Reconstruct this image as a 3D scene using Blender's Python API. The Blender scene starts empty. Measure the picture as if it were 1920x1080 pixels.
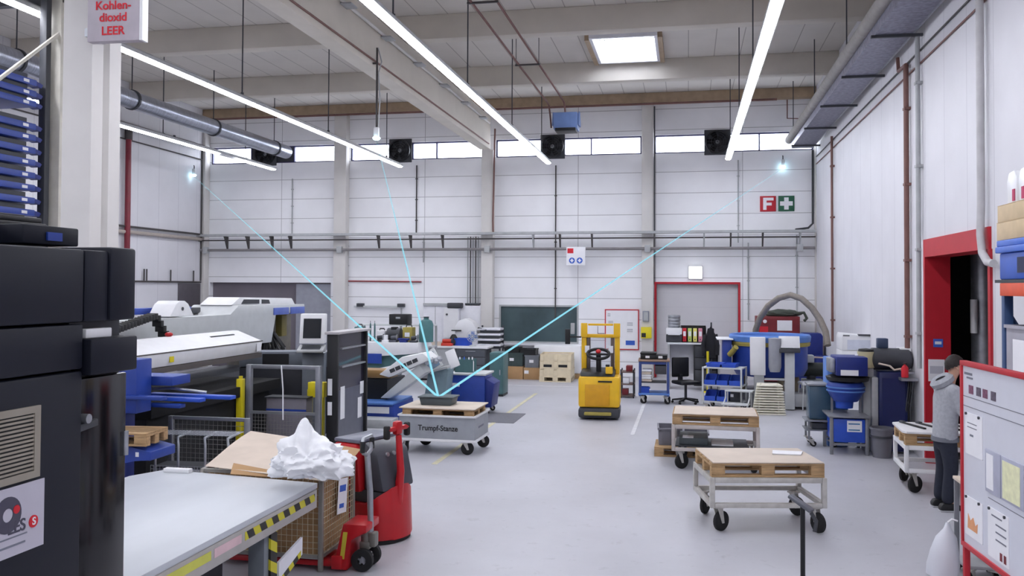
import bpy, bmesh, math, random
import numpy as np
from mathutils import Vector, Matrix
random.seed(7)
S = bpy.context.scene
col = S.collection
PI = math.pi

# ------------------------------------------------------------------ camera
F, CX, CY, H = 1657.0, 960.0, 501.0, 2.55
def nrm(v): return v/np.linalg.norm(v)
def pcam(u, v): return np.array([(u-CX)/F, -(v-CY)/F, -1.0])
_Y = nrm(pcam(1290, 540)); _X = -nrm(pcam(-7383, 500)); _X = nrm(_X-_Y*_X.dot(_Y)); _Z = np.cross(_X, _Y)
MW = np.array([_X, _Y, _Z]); CAM = np.array([0, 0, H])
cd = bpy.data.cameras.new('camera'); cam = bpy.data.objects.new('camera', cd); col.objects.link(cam)
cam.matrix_world = Matrix([list(MW[0])+[0], list(MW[1])+[0], list(MW[2])+[H], [0, 0, 0, 1]])
cd.sensor_width = 36; cd.lens = F/1920*36; cd.shift_y = -(540-CY)/1920; cd.clip_end = 200
S.camera = cam
S.view_settings.view_transform = 'Standard'; S.view_settings.look = 'None'
S.view_settings.gamma = 1; S.view_settings.use_curve_mapping = False
S.view_settings.exposure = 1.85

# ------------------------------------------------------------------ world: bright overcast sky seen through the roof light and window band
w = bpy.data.worlds.new('world'); S.world = w; w.use_nodes = True
bg = w.node_tree.nodes['Background']; bg.inputs['Color'].default_value = (0.84, 0.89, 1.0, 1); bg.inputs['Strength'].default_value = 4.0
LAMP = 11.0          # strength of the strip lamps' tubes

# ------------------------------------------------------------------ measuring helpers (a sight line cut by a plane of the room)
def ray(u, v): return MW @ pcam(u, v)
def PZ(u, v, z=0.0): d = ray(u, v); return CAM+d*((z-H)/d[2])
def PY(u, v, y): d = ray(u, v); return CAM+d*(y/d[1])
def PX(u, v, x): d = ray(u, v); return CAM+d*(x/d[0])
def fx(u, Y, v=600): return float(PY(u, v, Y)[0])
def fz(v, Y, u=960): return float(PY(u, v, Y)[2])

# ------------------------------------------------------------------ materials
def lin(c): c /= 255.0; return c/12.92 if c <= 0.04045 else ((c+0.055)/1.055)**2.4
MATS = {}
def mat(name, rgb, rough=0.6, metal=0.0, var=0.08, scale=6.0, emit=None, bump=0.0, stretch=None):
    if name in MATS: return MATS[name]
    m = bpy.data.materials.new(name); m.use_nodes = True; nt = m.node_tree; b = nt.nodes['Principled BSDF']
    c = [lin(x) for x in rgb]
    b.inputs['Roughness'].default_value = rough; b.inputs['Metallic'].default_value = metal
    b.inputs['Base Color'].default_value = (*c, 1)
    if emit is not None:
        b.inputs['Emission Color'].default_value = (*c, 1); b.inputs['Emission Strength'].default_value = emit
    elif var > 0:
        tc = nt.nodes.new('ShaderNodeTexCoord'); n = nt.nodes.new('ShaderNodeTexNoise'); r = nt.nodes.new('ShaderNodeValToRGB')
        n.inputs['Scale'].default_value = scale; n.inputs['Detail'].default_value = 4
        src = tc.outputs['Object']
        if stretch:
            mp = nt.nodes.new('ShaderNodeMapping'); mp.inputs['Scale'].default_value = stretch
            nt.links.new(src, mp.inputs['Vector']); src = mp.outputs['Vector']
        nt.links.new(src, n.inputs['Vector']); nt.links.new(n.outputs['Fac'], r.inputs['Fac'])
        r.color_ramp.elements[0].position = 0.3; r.color_ramp.elements[1].position = 0.7
        r.color_ramp.elements[0].color = (*[x*(1-var) for x in c], 1); r.color_ramp.elements[1].color = (*[min(1, x*(1+var)) for x in c], 1)
        nt.links.new(r.outputs['Color'], b.inputs['Base Color'])
        if bump:
            bp = nt.nodes.new('ShaderNodeBump'); bp.inputs['Strength'].default_value = bump; bp.inputs['Distance'].default_value = 0.02
            nt.links.new(n.outputs['Fac'], bp.inputs['Height']); nt.links.new(bp.outputs['Normal'], b.inputs['Normal'])
    MATS[name] = m
    return m

def line_mat(name, rgb, line, axis, period, width, offset=0.0, rough=0.7, axis2=None, period2=1, offset2=0.0):
    """painted panels with dark joint lines at a regular spacing along one or two object axes"""
    m = mat(name, rgb, rough, var=0.03, scale=1.5); nt = m.node_tree; b = nt.nodes['Principled BSDF']
    base = b.inputs['Base Color'].links[0].from_socket
    tc = nt.nodes.new('ShaderNodeTexCoord'); sp = nt.nodes.new('ShaderNodeSeparateXYZ'); nt.links.new(tc.outputs['Object'], sp.inputs[0])
    def lines(ax, per, off):
        a = nt.nodes.new('ShaderNodeMath'); a.operation = 'ADD'; a.inputs[1].default_value = -off+1000*per
        nt.links.new(sp.outputs[ax], a.inputs[0])
        d = nt.nodes.new('ShaderNodeMath'); d.operation = 'MODULO'; d.inputs[1].default_value = per; nt.links.new(a.outputs[0], d.inputs[0])
        l = nt.nodes.new('ShaderNodeMath'); l.operation = 'LESS_THAN'; l.inputs[1].default_value = width; nt.links.new(d.outputs[0], l.inputs[0])
        return l.outputs[0]
    f = lines(axis, period, offset)
    if axis2 is not None:
        g = lines(axis2, period2, offset2); mx = nt.nodes.new('ShaderNodeMath'); mx.operation = 'MAXIMUM'
        nt.links.new(f, mx.inputs[0]); nt.links.new(g, mx.inputs[1]); f = mx.outputs[0]
    mix = nt.nodes.new('ShaderNodeMix'); mix.data_type = 'RGBA'
    nt.links.new(f, mix.inputs['Factor']); nt.links.new(base, mix.inputs[6]); mix.inputs[7].default_value = (*[lin(x) for x in line], 1)
    nt.links.new(mix.outputs[2], b.inputs['Base Color'])
    return m

def stripe_mat(name, a, b_, period, direction, rough=0.5):
    """two-colour stripes (hazard tape) in object space"""
    m = mat(name, a, rough, var=0); nt = m.node_tree; b = nt.nodes['Principled BSDF']
    tc = nt.nodes.new('ShaderNodeTexCoord'); dp = nt.nodes.new('ShaderNodeVectorMath'); dp.operation = 'DOT_PRODUCT'
    dp.inputs[1].default_value = direction; nt.links.new(tc.outputs['Object'], dp.inputs[0])
    ad = nt.nodes.new('ShaderNodeMath'); ad.operation = 'ADD'; ad.inputs[1].default_value = 1000*period; nt.links.new(dp.outputs['Value'], ad.inputs[0])
    md = nt.nodes.new('ShaderNodeMath'); md.operation = 'MODULO'; md.inputs[1].default_value = period; nt.links.new(ad.outputs[0], md.inputs[0])
    lt = nt.nodes.new('ShaderNodeMath'); lt.operation = 'LESS_THAN'; lt.inputs[1].default_value = period/2; nt.links.new(md.outputs[0], lt.inputs[0])
    mix = nt.nodes.new('ShaderNodeMix'); mix.data_type = 'RGBA'; nt.links.new(lt.outputs[0], mix.inputs['Factor'])
    mix.inputs[6].default_value = (*[lin(x) for x in a], 1); mix.inputs[7].default_value = (*[lin(x) for x in b_], 1)
    nt.links.new(mix.outputs[2], b.inputs['Base Color'])
    return m

def glass_mat(name, tint, alpha, rough=0.1):
    m = bpy.data.materials.new(name); m.use_nodes = True; nt = m.node_tree; b = nt.nodes['Principled BSDF']
    b.inputs['Base Color'].default_value = (*[lin(x) for x in tint], 1); b.inputs['Roughness'].default_value = rough
    out = nt.nodes['Material Output']; t = nt.nodes.new('ShaderNodeBsdfTransparent'); mx = nt.nodes.new('ShaderNodeMixShader')
    mx.inputs[0].default_value = alpha; nt.links.new(t.outputs[0], mx.inputs[1]); nt.links.new(b.outputs[0], mx.inputs[2]); nt.links.new(mx.outputs[0], out.inputs[0])
    MATS[name] = m
    return m

white = mat('white_paint', (226, 226, 232), 0.6, var=0.04)
concrete = mat('painted_concrete', (214, 211, 208), 0.75, var=0.05, scale=2)
roofpaint = mat('roof_beam_paint', (206, 199, 188), 0.8, var=0.05, scale=1.5)
steel = mat('galvanised_steel', (165, 168, 174), 0.4, 0.75, var=0.15, scale=9)
greysteel = mat('grey_painted_steel', (172, 174, 176), 0.5, var=0.08)
cartgrey = mat('cart_frame_grey', (190, 187, 182), 0.5, var=0.12, scale=12)
darkgrey = mat('dark_grey', (58, 60, 66), 0.55, var=0.1)
black = mat('black_plastic', (18, 19, 22), 0.5, var=0.1)
rubber = mat('black_rubber', (26, 26, 28), 0.8, var=0.15, scale=20)
anthracite = mat('anthracite_sheet', (19, 22, 34), 0.5, var=0.05, scale=2)
anthracite.node_tree.nodes['Principled BSDF'].inputs['Specular IOR Level'].default_value = 0.25
gloss = mat('glossy_dark_door', (16, 16, 20), 0.12, var=0.05)
blue = mat('machine_blue', (34, 64, 152), 0.45, var=0.1)
brightblue = mat('bin_blue', (38, 80, 190), 0.45, var=0.08)
darkblue = mat('dark_blue_panel', (24, 42, 120), 0.5, var=0.1)
paleblue = mat('pale_blue', (84, 126, 196), 0.5, var=0.08)
red = mat('truck_red', (184, 22, 32), 0.35, var=0.08)
darkred = mat('maroon', (120, 30, 38), 0.5, var=0.12)
doorred = mat('gate_red', (186, 28, 44), 0.5, var=0.05)
yellow = mat('forklift_yellow', (238, 188, 32), 0.4, var=0.06)
safety = mat('safety_yellow', (226, 208, 30), 0.45, var=0.05)
wood = mat('pallet_wood', (178, 146, 106), 0.8, var=0.25, scale=5, stretch=(1.5, 9, 9))
board = mat('pale_board', (206, 192, 178), 0.7, var=0.06, scale=3)
card = mat('cardboard', (176, 140, 100), 0.85, var=0.08, scale=4)
cardlight = mat('light_cardboard', (208, 193, 178), 0.85, var=0.06, scale=4)
cream = mat('cream_wood', (222, 208, 178), 0.75, var=0.08)
paper = mat('paper_white', (236, 236, 240), 0.7, var=0.02)
ink = mat('print_grey', (120, 122, 134), 0.8, var=0)
inkblue = mat('print_blue', (60, 100, 196), 0.8, var=0)
inkblack = mat('print_black', (30, 30, 34), 0.8, var=0)
inkred = mat('print_red', (206, 34, 48), 0.7, var=0)
green = mat('sign_green', (28, 92, 66), 0.5, var=0)
teal = mat('teal_grey', (70, 104, 106), 0.5, var=0.1)
machine = mat('machine_light_grey', (196, 199, 200), 0.5, var=0.04)
machinewhite = mat('machine_white', (226, 226, 228), 0.45, var=0.03)
olive = mat('olive_yellow', (160, 146, 70), 0.6, var=0.1)
hosemat = mat('hose_grey_brown', (128, 120, 112), 0.6, var=0.1, scale=20)
duct = mat('spiral_duct', (168, 172, 184), 0.3, 0.85, var=0.2, scale=4, stretch=(1, 12, 1))
pipebrown = mat('pipe_brown', (120, 84, 78), 0.6, var=0.1)
pipedark = mat('pipe_dark', (70, 66, 66), 0.6, var=0.1)
pipetan = mat('ledge_tan', (172, 150, 124), 0.7, var=0.1)
skin = mat('skin', (202, 156, 132), 0.55, var=0.04)
hairm = mat('hair_dark', (40, 32, 30), 0.7, var=0.2, scale=40)
hoodie = mat('grey_hoodie', (168, 170, 176), 0.9, var=0.1, scale=30)
trouser = mat('dark_trousers', (34, 38, 52), 0.9, var=0.12, scale=30)
film = mat('white_film', (240, 241, 244), 0.35, var=0.03, scale=4)
screen = mat('dark_screen', (28, 32, 38), 0.12, var=0)
clear = glass_mat('clear_pane', (220, 230, 245), 0.22, 0.15)
tintglass = glass_mat('tinted_pane', (120, 126, 150), 0.45, 0.1)
baggy = glass_mat('translucent_bag', (226, 228, 236), 0.8, 0.35)
tube_light = mat('strip_lamp_tube', (244, 246, 255), 0.5, emit=LAMP)
exitlamp = mat('lit_sign_white', (244, 248, 255), 0.5, emit=3.0)
sensorlight = mat('sensor_glow', (190, 240, 255), 0.5, emit=3.0)
hazard_y = stripe_mat('hazard_tape', (34, 32, 30), (206, 196, 40), 0.19, (0, 1, 0.6))
hazard_z = stripe_mat('hazard_tape_upright', (34, 32, 30), (206, 196, 40), 0.16, (0.5, 0.5, 1))

# ------------------------------------------------------------------ mesh builder
class MB:
    def __init__(s): s.bm = bmesh.new()
    def _add(s, verts, faces):
        vs = [s.bm.verts.new(v) for v in verts]
        fs = []
        for f in faces:
            try: fs.append(s.bm.faces.new([vs[i] for i in f]))
            except ValueError: pass
        return vs, fs
    def box(s, x0, y0, z0, x1, y1, z1, b=0.0, m=None):
        x0, x1 = min(x0, x1), max(x0, x1); y0, y1 = min(y0, y1), max(y0, y1); z0, z1 = min(z0, z1), max(z0, z1)
        P = [(x0, y0, z0), (x1, y0, z0), (x1, y1, z0), (x0, y1, z0), (x0, y0, z1), (x1, y0, z1), (x1, y1, z1), (x0, y1, z1)]
        if m is not None: P = [tuple(m @ Vector(p)) for p in P]
        vs, fs = s._add(P, [(3, 2, 1, 0), (4, 5, 6, 7), (0, 1, 5, 4), (1, 2, 6, 5), (2, 3, 7, 6), (3, 0, 4, 7)])
        if b > 0:
            es = list({e for f in fs for e in f.edges})
            b = min(b, 0.45*min(x1-x0, y1-y0, z1-z0))
            bmesh.ops.bevel(s.bm, geom=es, offset=b, segments=2, affect='EDGES', profile=0.5)
        return s
    def prism(s, pts, axis, a, c, m=None, b=0.0):
        """2-D outline pushed along an axis; outline coords are the other two axes in order"""
        def P(p, t):
            q = {'x': (t, p[0], p[1]), 'y': (p[0], t, p[1]), 'z': (p[0], p[1], t)}[axis]
            return tuple(m @ Vector(q)) if m is not None else q
        n = len(pts)
        vs, fs = s._add([P(p, a) for p in pts]+[P(p, c) for p in pts],
               [tuple(range(n))[::-1], tuple(range(n, 2*n))]+[(i, (i+1) % n, n+(i+1) % n, n+i) for i in range(n)])
        if b > 0:
            es = list({e for f in fs for e in f.edges})
            bmesh.ops.bevel(s.bm, geom=es, offset=b, segments=2, affect='EDGES', profile=0.5)
        return s
    def cyl(s, p0, p1, r, r1=None, n=14): return s.tube([p0, p1], r, n, r1)
    def tube(s, pts, r, n=8, r1=None, closed=False):
        pts = [Vector(p) for p in pts]; k = len(pts); rings = []
        t0 = (pts[1]-pts[0]).normalized(); up = Vector((0, 0, 1)) if abs(t0.z) < 0.9 else Vector((1, 0, 0))
        a = t0.cross(up).normalized()
        for i, p in enumerate(pts):
            if closed: t = (pts[(i+1) % k]-pts[i-1]).normalized()
            else: t = (pts[min(i+1, k-1)]-pts[max(i-1, 0)]).normalized()
            a = (a-t*a.dot(t)).normalized(); bb = t.cross(a)
            rr = r if r1 is None else r+(r1-r)*i/(k-1)
            rings.append([s.bm.verts.new(p+a*math.cos(2*PI*j/n)*rr+bb*math.sin(2*PI*j/n)*rr) for j in range(n)])
        for i in range(k if closed else k-1):
            A, B = rings[i], rings[(i+1) % k]
            for j in range(n): s.bm.faces.new([A[j], A[(j+1) % n], B[(j+1) % n], B[j]])
        if not closed: s.bm.faces.new(rings[0][::-1]); s.bm.faces.new(rings[-1])
        return s
    def lathe(s, prof, c=(0, 0, 0), n=28, m=None, a0=0, a1=2*PI):
        full = abs(a1-a0-2*PI) < 1e-6; k = n if full else n+1; rings = []
        for r, z in prof:
            ring = []
            for j in range(k):
                t = a0+(a1-a0)*j/n; p = Vector((c[0]+r*math.cos(t), c[1]+r*math.sin(t), c[2]+z))
                ring.append(s.bm.verts.new(m @ p if m is not None else p))
            rings.append(ring)
        for A, B in zip(rings, rings[1:]):
            for j in range(n if full else n): s.bm.faces.new([A[j], A[(j+1) % k], B[(j+1) % k], B[j]])
        if full:
            if prof[0][0] > 2e-3 and prof[-1][0] > 2e-3 and len(prof) > 2:      # a ring: close the outline on itself
                for j in range(n): s.bm.faces.new([rings[-1][j], rings[-1][(j+1) % k], rings[0][(j+1) % k], rings[0][j]])
        return s
    def ball(s, c, r, sc=(1, 1, 1), sub=3):
        g = bmesh.ops.create_icosphere(s.bm, subdivisions=sub, radius=r)
        for v in g['verts']: v.co = Vector((c[0]+v.co.x*sc[0], c[1]+v.co.y*sc[1], c[2]+v.co.z*sc[2]))
        return s
    def sheet(s, f, nu, nv, th):
        """a bent sheet of real thickness; f(u,v) -> point"""
        top = [[s.bm.verts.new(f(i/nu, j/nv)) for j in range(nv+1)] for i in range(nu+1)]
        bot = [[s.bm.verts.new(Vector(f(i/nu, j/nv))-Vector((0, 0, th))) for j in range(nv+1)] for i in range(nu+1)]
        for i in range(nu):
            for j in range(nv):
                s.bm.faces.new([top[i][j], top[i+1][j], top[i+1][j+1], top[i][j+1]]); s.bm.faces.new([bot[i][j+1], bot[i+1][j+1], bot[i+1][j], bot[i][j]])
        for i in range(nu):
            s.bm.faces.new([top[i+1][0], top[i][0], bot[i][0], bot[i+1][0]]); s.bm.faces.new([top[i][nv], top[i+1][nv], bot[i+1][nv], bot[i][nv]])
        for j in range(nv):
            s.bm.faces.new([top[0][j], top[0][j+1], bot[0][j+1], bot[0][j]]); s.bm.faces.new([top[nu][j+1], top[nu][j], bot[nu][j], bot[nu][j+1]])
        return s
    def build(s, name, m, parent=None, angle=38):
        bmesh.ops.remove_doubles(s.bm, verts=s.bm.verts, dist=1e-6)
        bmesh.ops.recalc_face_normals(s.bm, faces=s.bm.faces)
        me = bpy.data.meshes.new(name); s.bm.to_mesh(me); s.bm.free()
        for p in me.polygons: p.use_smooth = True
        me.set_sharp_from_angle(angle=math.radians(angle))
        me.materials.append(m)
        o = bpy.data.objects.new(name, me); col.objects.link(o)
        if parent is not None: o.parent = parent
        return o

def tag(o, label=None, cat=None, group=None, kind=None):
    if label: o['label'] = label
    if cat: o['category'] = cat
    if group: o['group'] = group
    if kind: o['kind'] = kind
    return o
def thing(name, label, cat, loc=(0, 0, 0), rz=0.0, group=None):
    o = bpy.data.objects.new(name, None); col.objects.link(o); o.location = loc; o.rotation_euler = (0, 0, rz); o.empty_display_size = 0.1
    return tag(o, label, cat, group)
def struct(name, mb, m, parent=None): return tag(mb.build(name, m, parent), kind='structure')
KIDS = {}
def copy_tree(o, loc=None, rz=None, label=None, parent=None):
    c = o.copy(); col.objects.link(c)
    if parent is not None: c.parent = parent
    for ch in [x for x in bpy.data.objects if x.parent == o]: copy_tree(ch, parent=c)
    if loc is not None: c.location = loc
    if rz is not None: c.rotation_euler = (0, 0, rz)
    if label: c['label'] = label
    return c
def text(body, size, m, parent, loc, rot=(PI/2, 0, 0), name='lettering', bold=0.0, align='CENTER', width=1.0):
    cu = bpy.data.curves.new(name, 'FONT'); cu.body = body; cu.size = size; cu.extrude = 0.0015; cu.offset = bold; cu.align_x = align; cu.align_y = 'CENTER'
    t = bpy.data.objects.new(name, cu); col.objects.link(t); bpy.context.view_layer.update()
    me = bpy.data.meshes.new_from_object(t.evaluated_get(bpy.context.evaluated_depsgraph_get()))
    bpy.data.objects.remove(t); me.materials.clear(); me.materials.append(m)
    o = bpy.data.objects.new(name, me); col.objects.link(o); o.parent = parent; o.location = loc; o.rotation_euler = rot; o.scale = (width, 1, 1)
    return o
def R3(rx=0, ry=0, rz=0, loc=(0, 0, 0)): return Matrix.Translation(loc) @ Matrix.Rotation(rz, 4, 'Z') @ Matrix.Rotation(ry, 4, 'Y') @ Matrix.Rotation(rx, 4, 'X')

# ================================================================== SETTING
XL, XR, YB, YF, ZR = -15.0, 3.45, 25.6, -9.0, 8.1
def wall_grid(mb, a0, a1, z0, z1, t0, t1, holes, along):
    As = sorted({a0, a1, *[h[0] for h in holes], *[h[1] for h in holes]}); Zs = sorted({z0, z1, *[h[2] for h in holes], *[h[3] for h in holes]})
    for i in range(len(As)-1):
        for j in range(len(Zs)-1):
            ca, cz = (As[i]+As[i+1])/2, (Zs[j]+Zs[j+1])/2
            if any(h[0] < ca < h[1] and h[2] < cz < h[3] for h in holes): continue
            if along == 'x': mb.box(As[i], t0, Zs[j], As[i+1], t1, Zs[j+1])
            else: mb.box(t0, As[i], Zs[j], t1, As[i+1], Zs[j+1])
    return mb
# floor: worn pale epoxy
fm = mat('floor_epoxy', (183, 183, 190), 0.32, var=0.07, scale=0.7)
nt = fm.node_tree; b = nt.nodes['Principled BSDF']
tc = nt.nodes.new('ShaderNodeTexCoord'); n2 = nt.nodes.new('ShaderNodeTexNoise'); n2.inputs['Scale'].default_value = 5; n2.inputs['Detail'].default_value = 8
n2.inputs['Roughness'].default_value = 0.7; nt.links.new(tc.outputs['Object'], n2.inputs['Vector'])
rp = nt.nodes.new('ShaderNodeValToRGB'); rp.color_ramp.elements[0].position = 0.28; rp.color_ramp.elements[0].color = (0.55, 0.55, 0.56, 1)
rp.color_ramp.elements[1].position = 0.42; rp.color_ramp.elements[1].color = (1, 1, 1, 1); nt.links.new(n2.outputs['Fac'], rp.inputs['Fac'])
mx = nt.nodes.new('ShaderNodeMix'); mx.data_type = 'RGBA'; mx.blend_type = 'MULTIPLY'; mx.inputs['Factor'].default_value = 0.6
nt.links.new(b.inputs['Base Color'].links[0].from_socket, mx.inputs[6]); nt.links.new(rp.outputs['Color'], mx.inputs[7]); nt.links.new(mx.outputs[2], b.inputs['Base Color'])
rr = nt.nodes.new('ShaderNodeMapRange'); rr.inputs['To Min'].default_value = 0.3; rr.inputs['To Max'].default_value = 0.55; nt.links.new(n2.outputs['Fac'], rr.inputs['Value']); nt.links.new(rr.outputs['Result'], b.inputs['Roughness'])
struct('floor', MB().box(XL-0.3, YF-0.3, -0.2, 7.5, YB+0.6, 0.0), fm)

WZ0, WZ1 = 6.40, 6.93
COLS = [(-15.0, fx(393, YB, 420)), (fx(625, 25.3, 420), fx(648, 25.3, 420)), (fx(902, 25.3, 420), fx(924, 25.3, 420)), (fx(1203, 25.3, 420), fx(1225, 25.3, 420)), (fx(1530, 25.3, 420), XR)]
BAYS = [(COLS[i][1]+0.02, COLS[i+1][0]-0.02) for i in range(4)]
GX0, GX1, GZ = fx(1231, YB, 600), fx(1384, YB, 600), 2.66            # gate in the back wall
DX0, DX1 = fx(393, YB, 560), fx(620, YB, 560)                          # dark opening, left bay
OX0, OX1, OZ0, OZ1 = fx(936, YB), fx(1085, YB), 0.91, 2.03             # dark window
wall_m = line_mat('wall_panels', (240, 240, 243), (172, 170, 174), 2, 0.605, 0.016, offset=0.41, rough=0.7, axis2=0, period2=4.65, offset2=-12.75+0.3)
holes = [(a, c, WZ0, WZ1) for a, c in BAYS]+[(GX0, GX1, 0, GZ), (DX0, DX1, 0, 2.66), (OX0, OX1, OZ0, OZ1)]
struct('wall_back', wall_grid(MB(), XL, XR+0.3, 0, ZR, YB, YB+0.3, holes, 'x'), wall_m)
wall_r = line_mat('wall_sheeting', (217, 216, 221), (190, 188, 195), 1, 1.0, 0.015, rough=0.55)
RY0, RY1, RZ = 11.14, 13.97, 3.28                                      # gate in the right wall
struct('wall_right', wall_grid(MB(), YF, YB, 0, ZR, XR, XR+0.3, [(RY0, RY1, 0, RZ)], 'y'), wall_r)
struct('wall_left', MB().box(XL-0.3, YF, 0, XL, YB+0.3, ZR), wall_r)
struct('wall_rear', MB().box(XL-0.3, YF-0.3, 0, XR+0.3, YF, ZR), white)

# roof deck with a hole for the roof light, purlins across, one main girder on its columns
SX0, SX1, SY0, SY1 = -2.06, -0.72, 19.2, 21.3
deck_m = line_mat('roof_deck', (212, 206, 198), (164, 158, 150), 0, 0.6, 0.02, rough=0.8)
mb = MB()
ht = 0.071
for q in [(XL-.3, YF-.3, SX0-ht, YB+.3), (SX1+ht, YF-.3, XR+.3, YB+.3), (SX0-ht, YF-.3, SX1+ht, SY0-ht), (SX0-ht, SY1+ht, SX1+ht, YB+.3)]: mb.box(q[0], q[1], ZR, q[2], q[3], ZR+0.15)
struct('ceiling', mb, deck_m)
for k, y in enumerate([21.55, 17.23, 12.92, 8.6, 4.3, 0.0, -4.3]):
    struct('roof_beam', MB().box(XL, y, 7.6, XR, y+0.32, ZR, b=0.015), roofpaint)
struct('wall_plate_beam', MB().box(XL, 25.28, 7.82, XR, YB, ZR, b=0.02), pipetan)
mb = MB(); mb.box(-6.03, YF, 6.60, -5.70, 25.3, 7.58, b=0.02)
struct('roof_girder', mb, roofpaint)
for i, (a, c) in enumerate(COLS):
    y0 = 25.3
    struct('concrete_column', MB().box(a, y0, 0, c, YB, 6.6 if i == 2 else 7.82, b=0.02), concrete)
struct('concrete_column', MB().prism([(-6.04, 7.63), (-5.72, 7.63), (-5.72, 7.80), (-5.78, 7.82), (-5.78, 7.88), (-5.72, 7.90), (-5.72, 8.08), (-6.04, 8.08)], 'z', 0, 6.6), concrete)
# roof light: upstand frame, pane, cross bar
fr = MB(); t = 0.07
for q in [(SX0-t, SY0-t, SX1+t, SY0), (SX0-t, SY1, SX1+t, SY1+t), (SX0-t, SY0, SX0, SY1), (SX1, SY0, SX1+t, SY1)]: fr.box(q[0], q[1], ZR-0.12, q[2], q[3], ZR+0.36)
wf = struct('window_1', fr, white)
struct('pane', MB().box(SX0, SY0, ZR+0.3, SX1, SY1, ZR+0.32), clear, wf)
struct('glazing_bar', MB().box(SX0, 20.75, ZR+0.285, SX1, 20.765, ZR+0.3).box(SX0+0.12, SY0, ZR+0.285, SX0+0.13, SY1, ZR+0.3), darkgrey, wf)
struct('wooden_trim', MB().box(SX1+t, SY0, ZR-0.14, SX1+t+0.1, SY1+0.1, ZR).box(SX0-t-0.1, SY0, ZR-0.14, SX0-t, SY1+0.1, ZR), pipetan, wf)

# window band under the roof: frames, mullions, panes, and an exhaust fan in each bay
framem = mat('window_frame_indigo', (52, 52, 92), 0.5, var=0.05)
fans = [(470, 550), (729, 773), (1015, 1058), (1323, 1367)]
mulls = [[], [818], [1108], [1424]]
FANS = []
for i, (a, c) in enumerate(BAYS):
    f0, f1 = fx(fans[i][0], YB, 285), fx(fans[i][1], YB, 285)
    m = MB(); y0, y1, t = YB+0.05, YB+0.15, 0.04
    m.box(a, y0, WZ0, c, y1, WZ0+t); m.box(a, y0, WZ1-t, c, y1, WZ1)
    xs = [a+t/2, f0, f1]+[fx(u, YB, 285) for u in mulls[i]]+[c-t/2]
    for x in xs: m.box(x-t/2, y0, WZ0+t, x+t/2, y1, WZ1-t)
    wn = struct('window_%d' % (i+2), m, framem)
    seg = [(xs[k], xs[k+1]) for k in range(len(xs)-1) if not (abs(xs[k]-f0) < 1e-6)]
    for p, q in seg: struct('pane', MB().box(p+t/2, y0+0.04, WZ0+t, q-t/2, y0+0.055, WZ1-t), clear, wn)
    if i == 0: struct('blind_panel', MB().box(f0+t/2, y0+0.02, WZ0+t, f1-t/2, y0+0.07, WZ1-t), darkgrey, wn)
    FANS.append((f0, f1))

# dark window into the next room, dark gate bay on the left, red framed gate with a grey roller door
m = MB(); t = 0.05
m.box(OX0, YB-0.02, OZ0, OX1, YB+0.1, OZ0+t).box(OX0, YB-0.02, OZ1-t, OX1, YB+0.1, OZ1).box(OX0, YB-0.02, OZ0+t, OX0+t, YB+0.1, OZ1-t).box(OX1-t, YB-0.02, OZ0+t, OX1, YB+0.1, OZ1-t)
wn = struct('window_6', m, greysteel)
struct('pane', MB().box(OX0+t, YB+0.03, OZ0+t, OX1-t, YB+0.05, OZ1-t), mat('dark_glass', (72, 88, 92), 0.15, var=0.25, scale=1.2), wn)
struct('window_sill', MB().box(OX0-0.1, YB-0.12, OZ0-0.06, OX1+0.1, YB-0.02, OZ0), white, wn)
gd = struct('door_1', MB().box(GX0, YB+0.12, 0, GX1, YB+0.2, GZ), line_mat('roller_door', (204, 202, 206), (192, 190, 196), 2, 0.4, 0.01, rough=0.6))
m = MB(); t = 0.06
m.box(GX0-t, YB-0.03, 0, GX0, YB+0.12, GZ+t).box(GX1, YB-0.03, 0, GX1+t, YB+0.12, GZ+t).box(GX0, YB-0.03, GZ, GX1, YB+0.12, GZ+t)
struct('door_frame', m, doorred, gd)
dg = struct('door_2', MB().box(DX0, YB+0.2, 0, DX1, YB+0.28, 2.66), mat('dark_gate', (112, 106, 114), 0.5, var=0.15, scale=0.8))
struct('sliding_panel', MB().box(fx(552, YB, 560), YB+0.12, 0, DX1, YB+0.19, 2.62), mat('gate_panel', (150, 152, 162), 0.45, var=0.08), dg)
m = MB(); y0, y1 = float(PX(333, 560, XL)[1]), float(PX(373, 560, XL)[1])
struct('door_4', MB().box(XL, y0, 0, XL+0.05, y1, 2.62, b=0.01), mat('dark_door', (84, 80, 86), 0.5))
# red gate in the right wall with the dark room behind it
m = MB(); m.box(XR-0.03, RY0-0.02, RZ-0.26, XR+0.32, RY1+0.06, RZ)
gd = struct('door_3', m, doorred)
jm = MB().box(XR-0.03, RY1-0.02, 0, XR+0.32, RY1+0.06, RZ-0.26).box(XR-0.03, RY0-0.05, 0, XR+0.32, RY0+0.03, RZ-0.26)
struct('door_frame', jm, doorred, gd)
dk = mat('dark_room_shade', (34, 34, 40), 0.8)  # the unlit room's darkness is put into its wall colour
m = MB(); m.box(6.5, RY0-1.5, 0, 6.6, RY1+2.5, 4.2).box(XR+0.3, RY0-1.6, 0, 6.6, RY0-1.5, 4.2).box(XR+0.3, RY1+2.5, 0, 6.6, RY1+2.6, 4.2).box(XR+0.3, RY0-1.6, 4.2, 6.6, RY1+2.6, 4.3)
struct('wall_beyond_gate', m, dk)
struct('trim_1', MB().box(XR-0.035, RY1+0.06, 0, XR, RY1+0.14, RZ), white)

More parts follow.
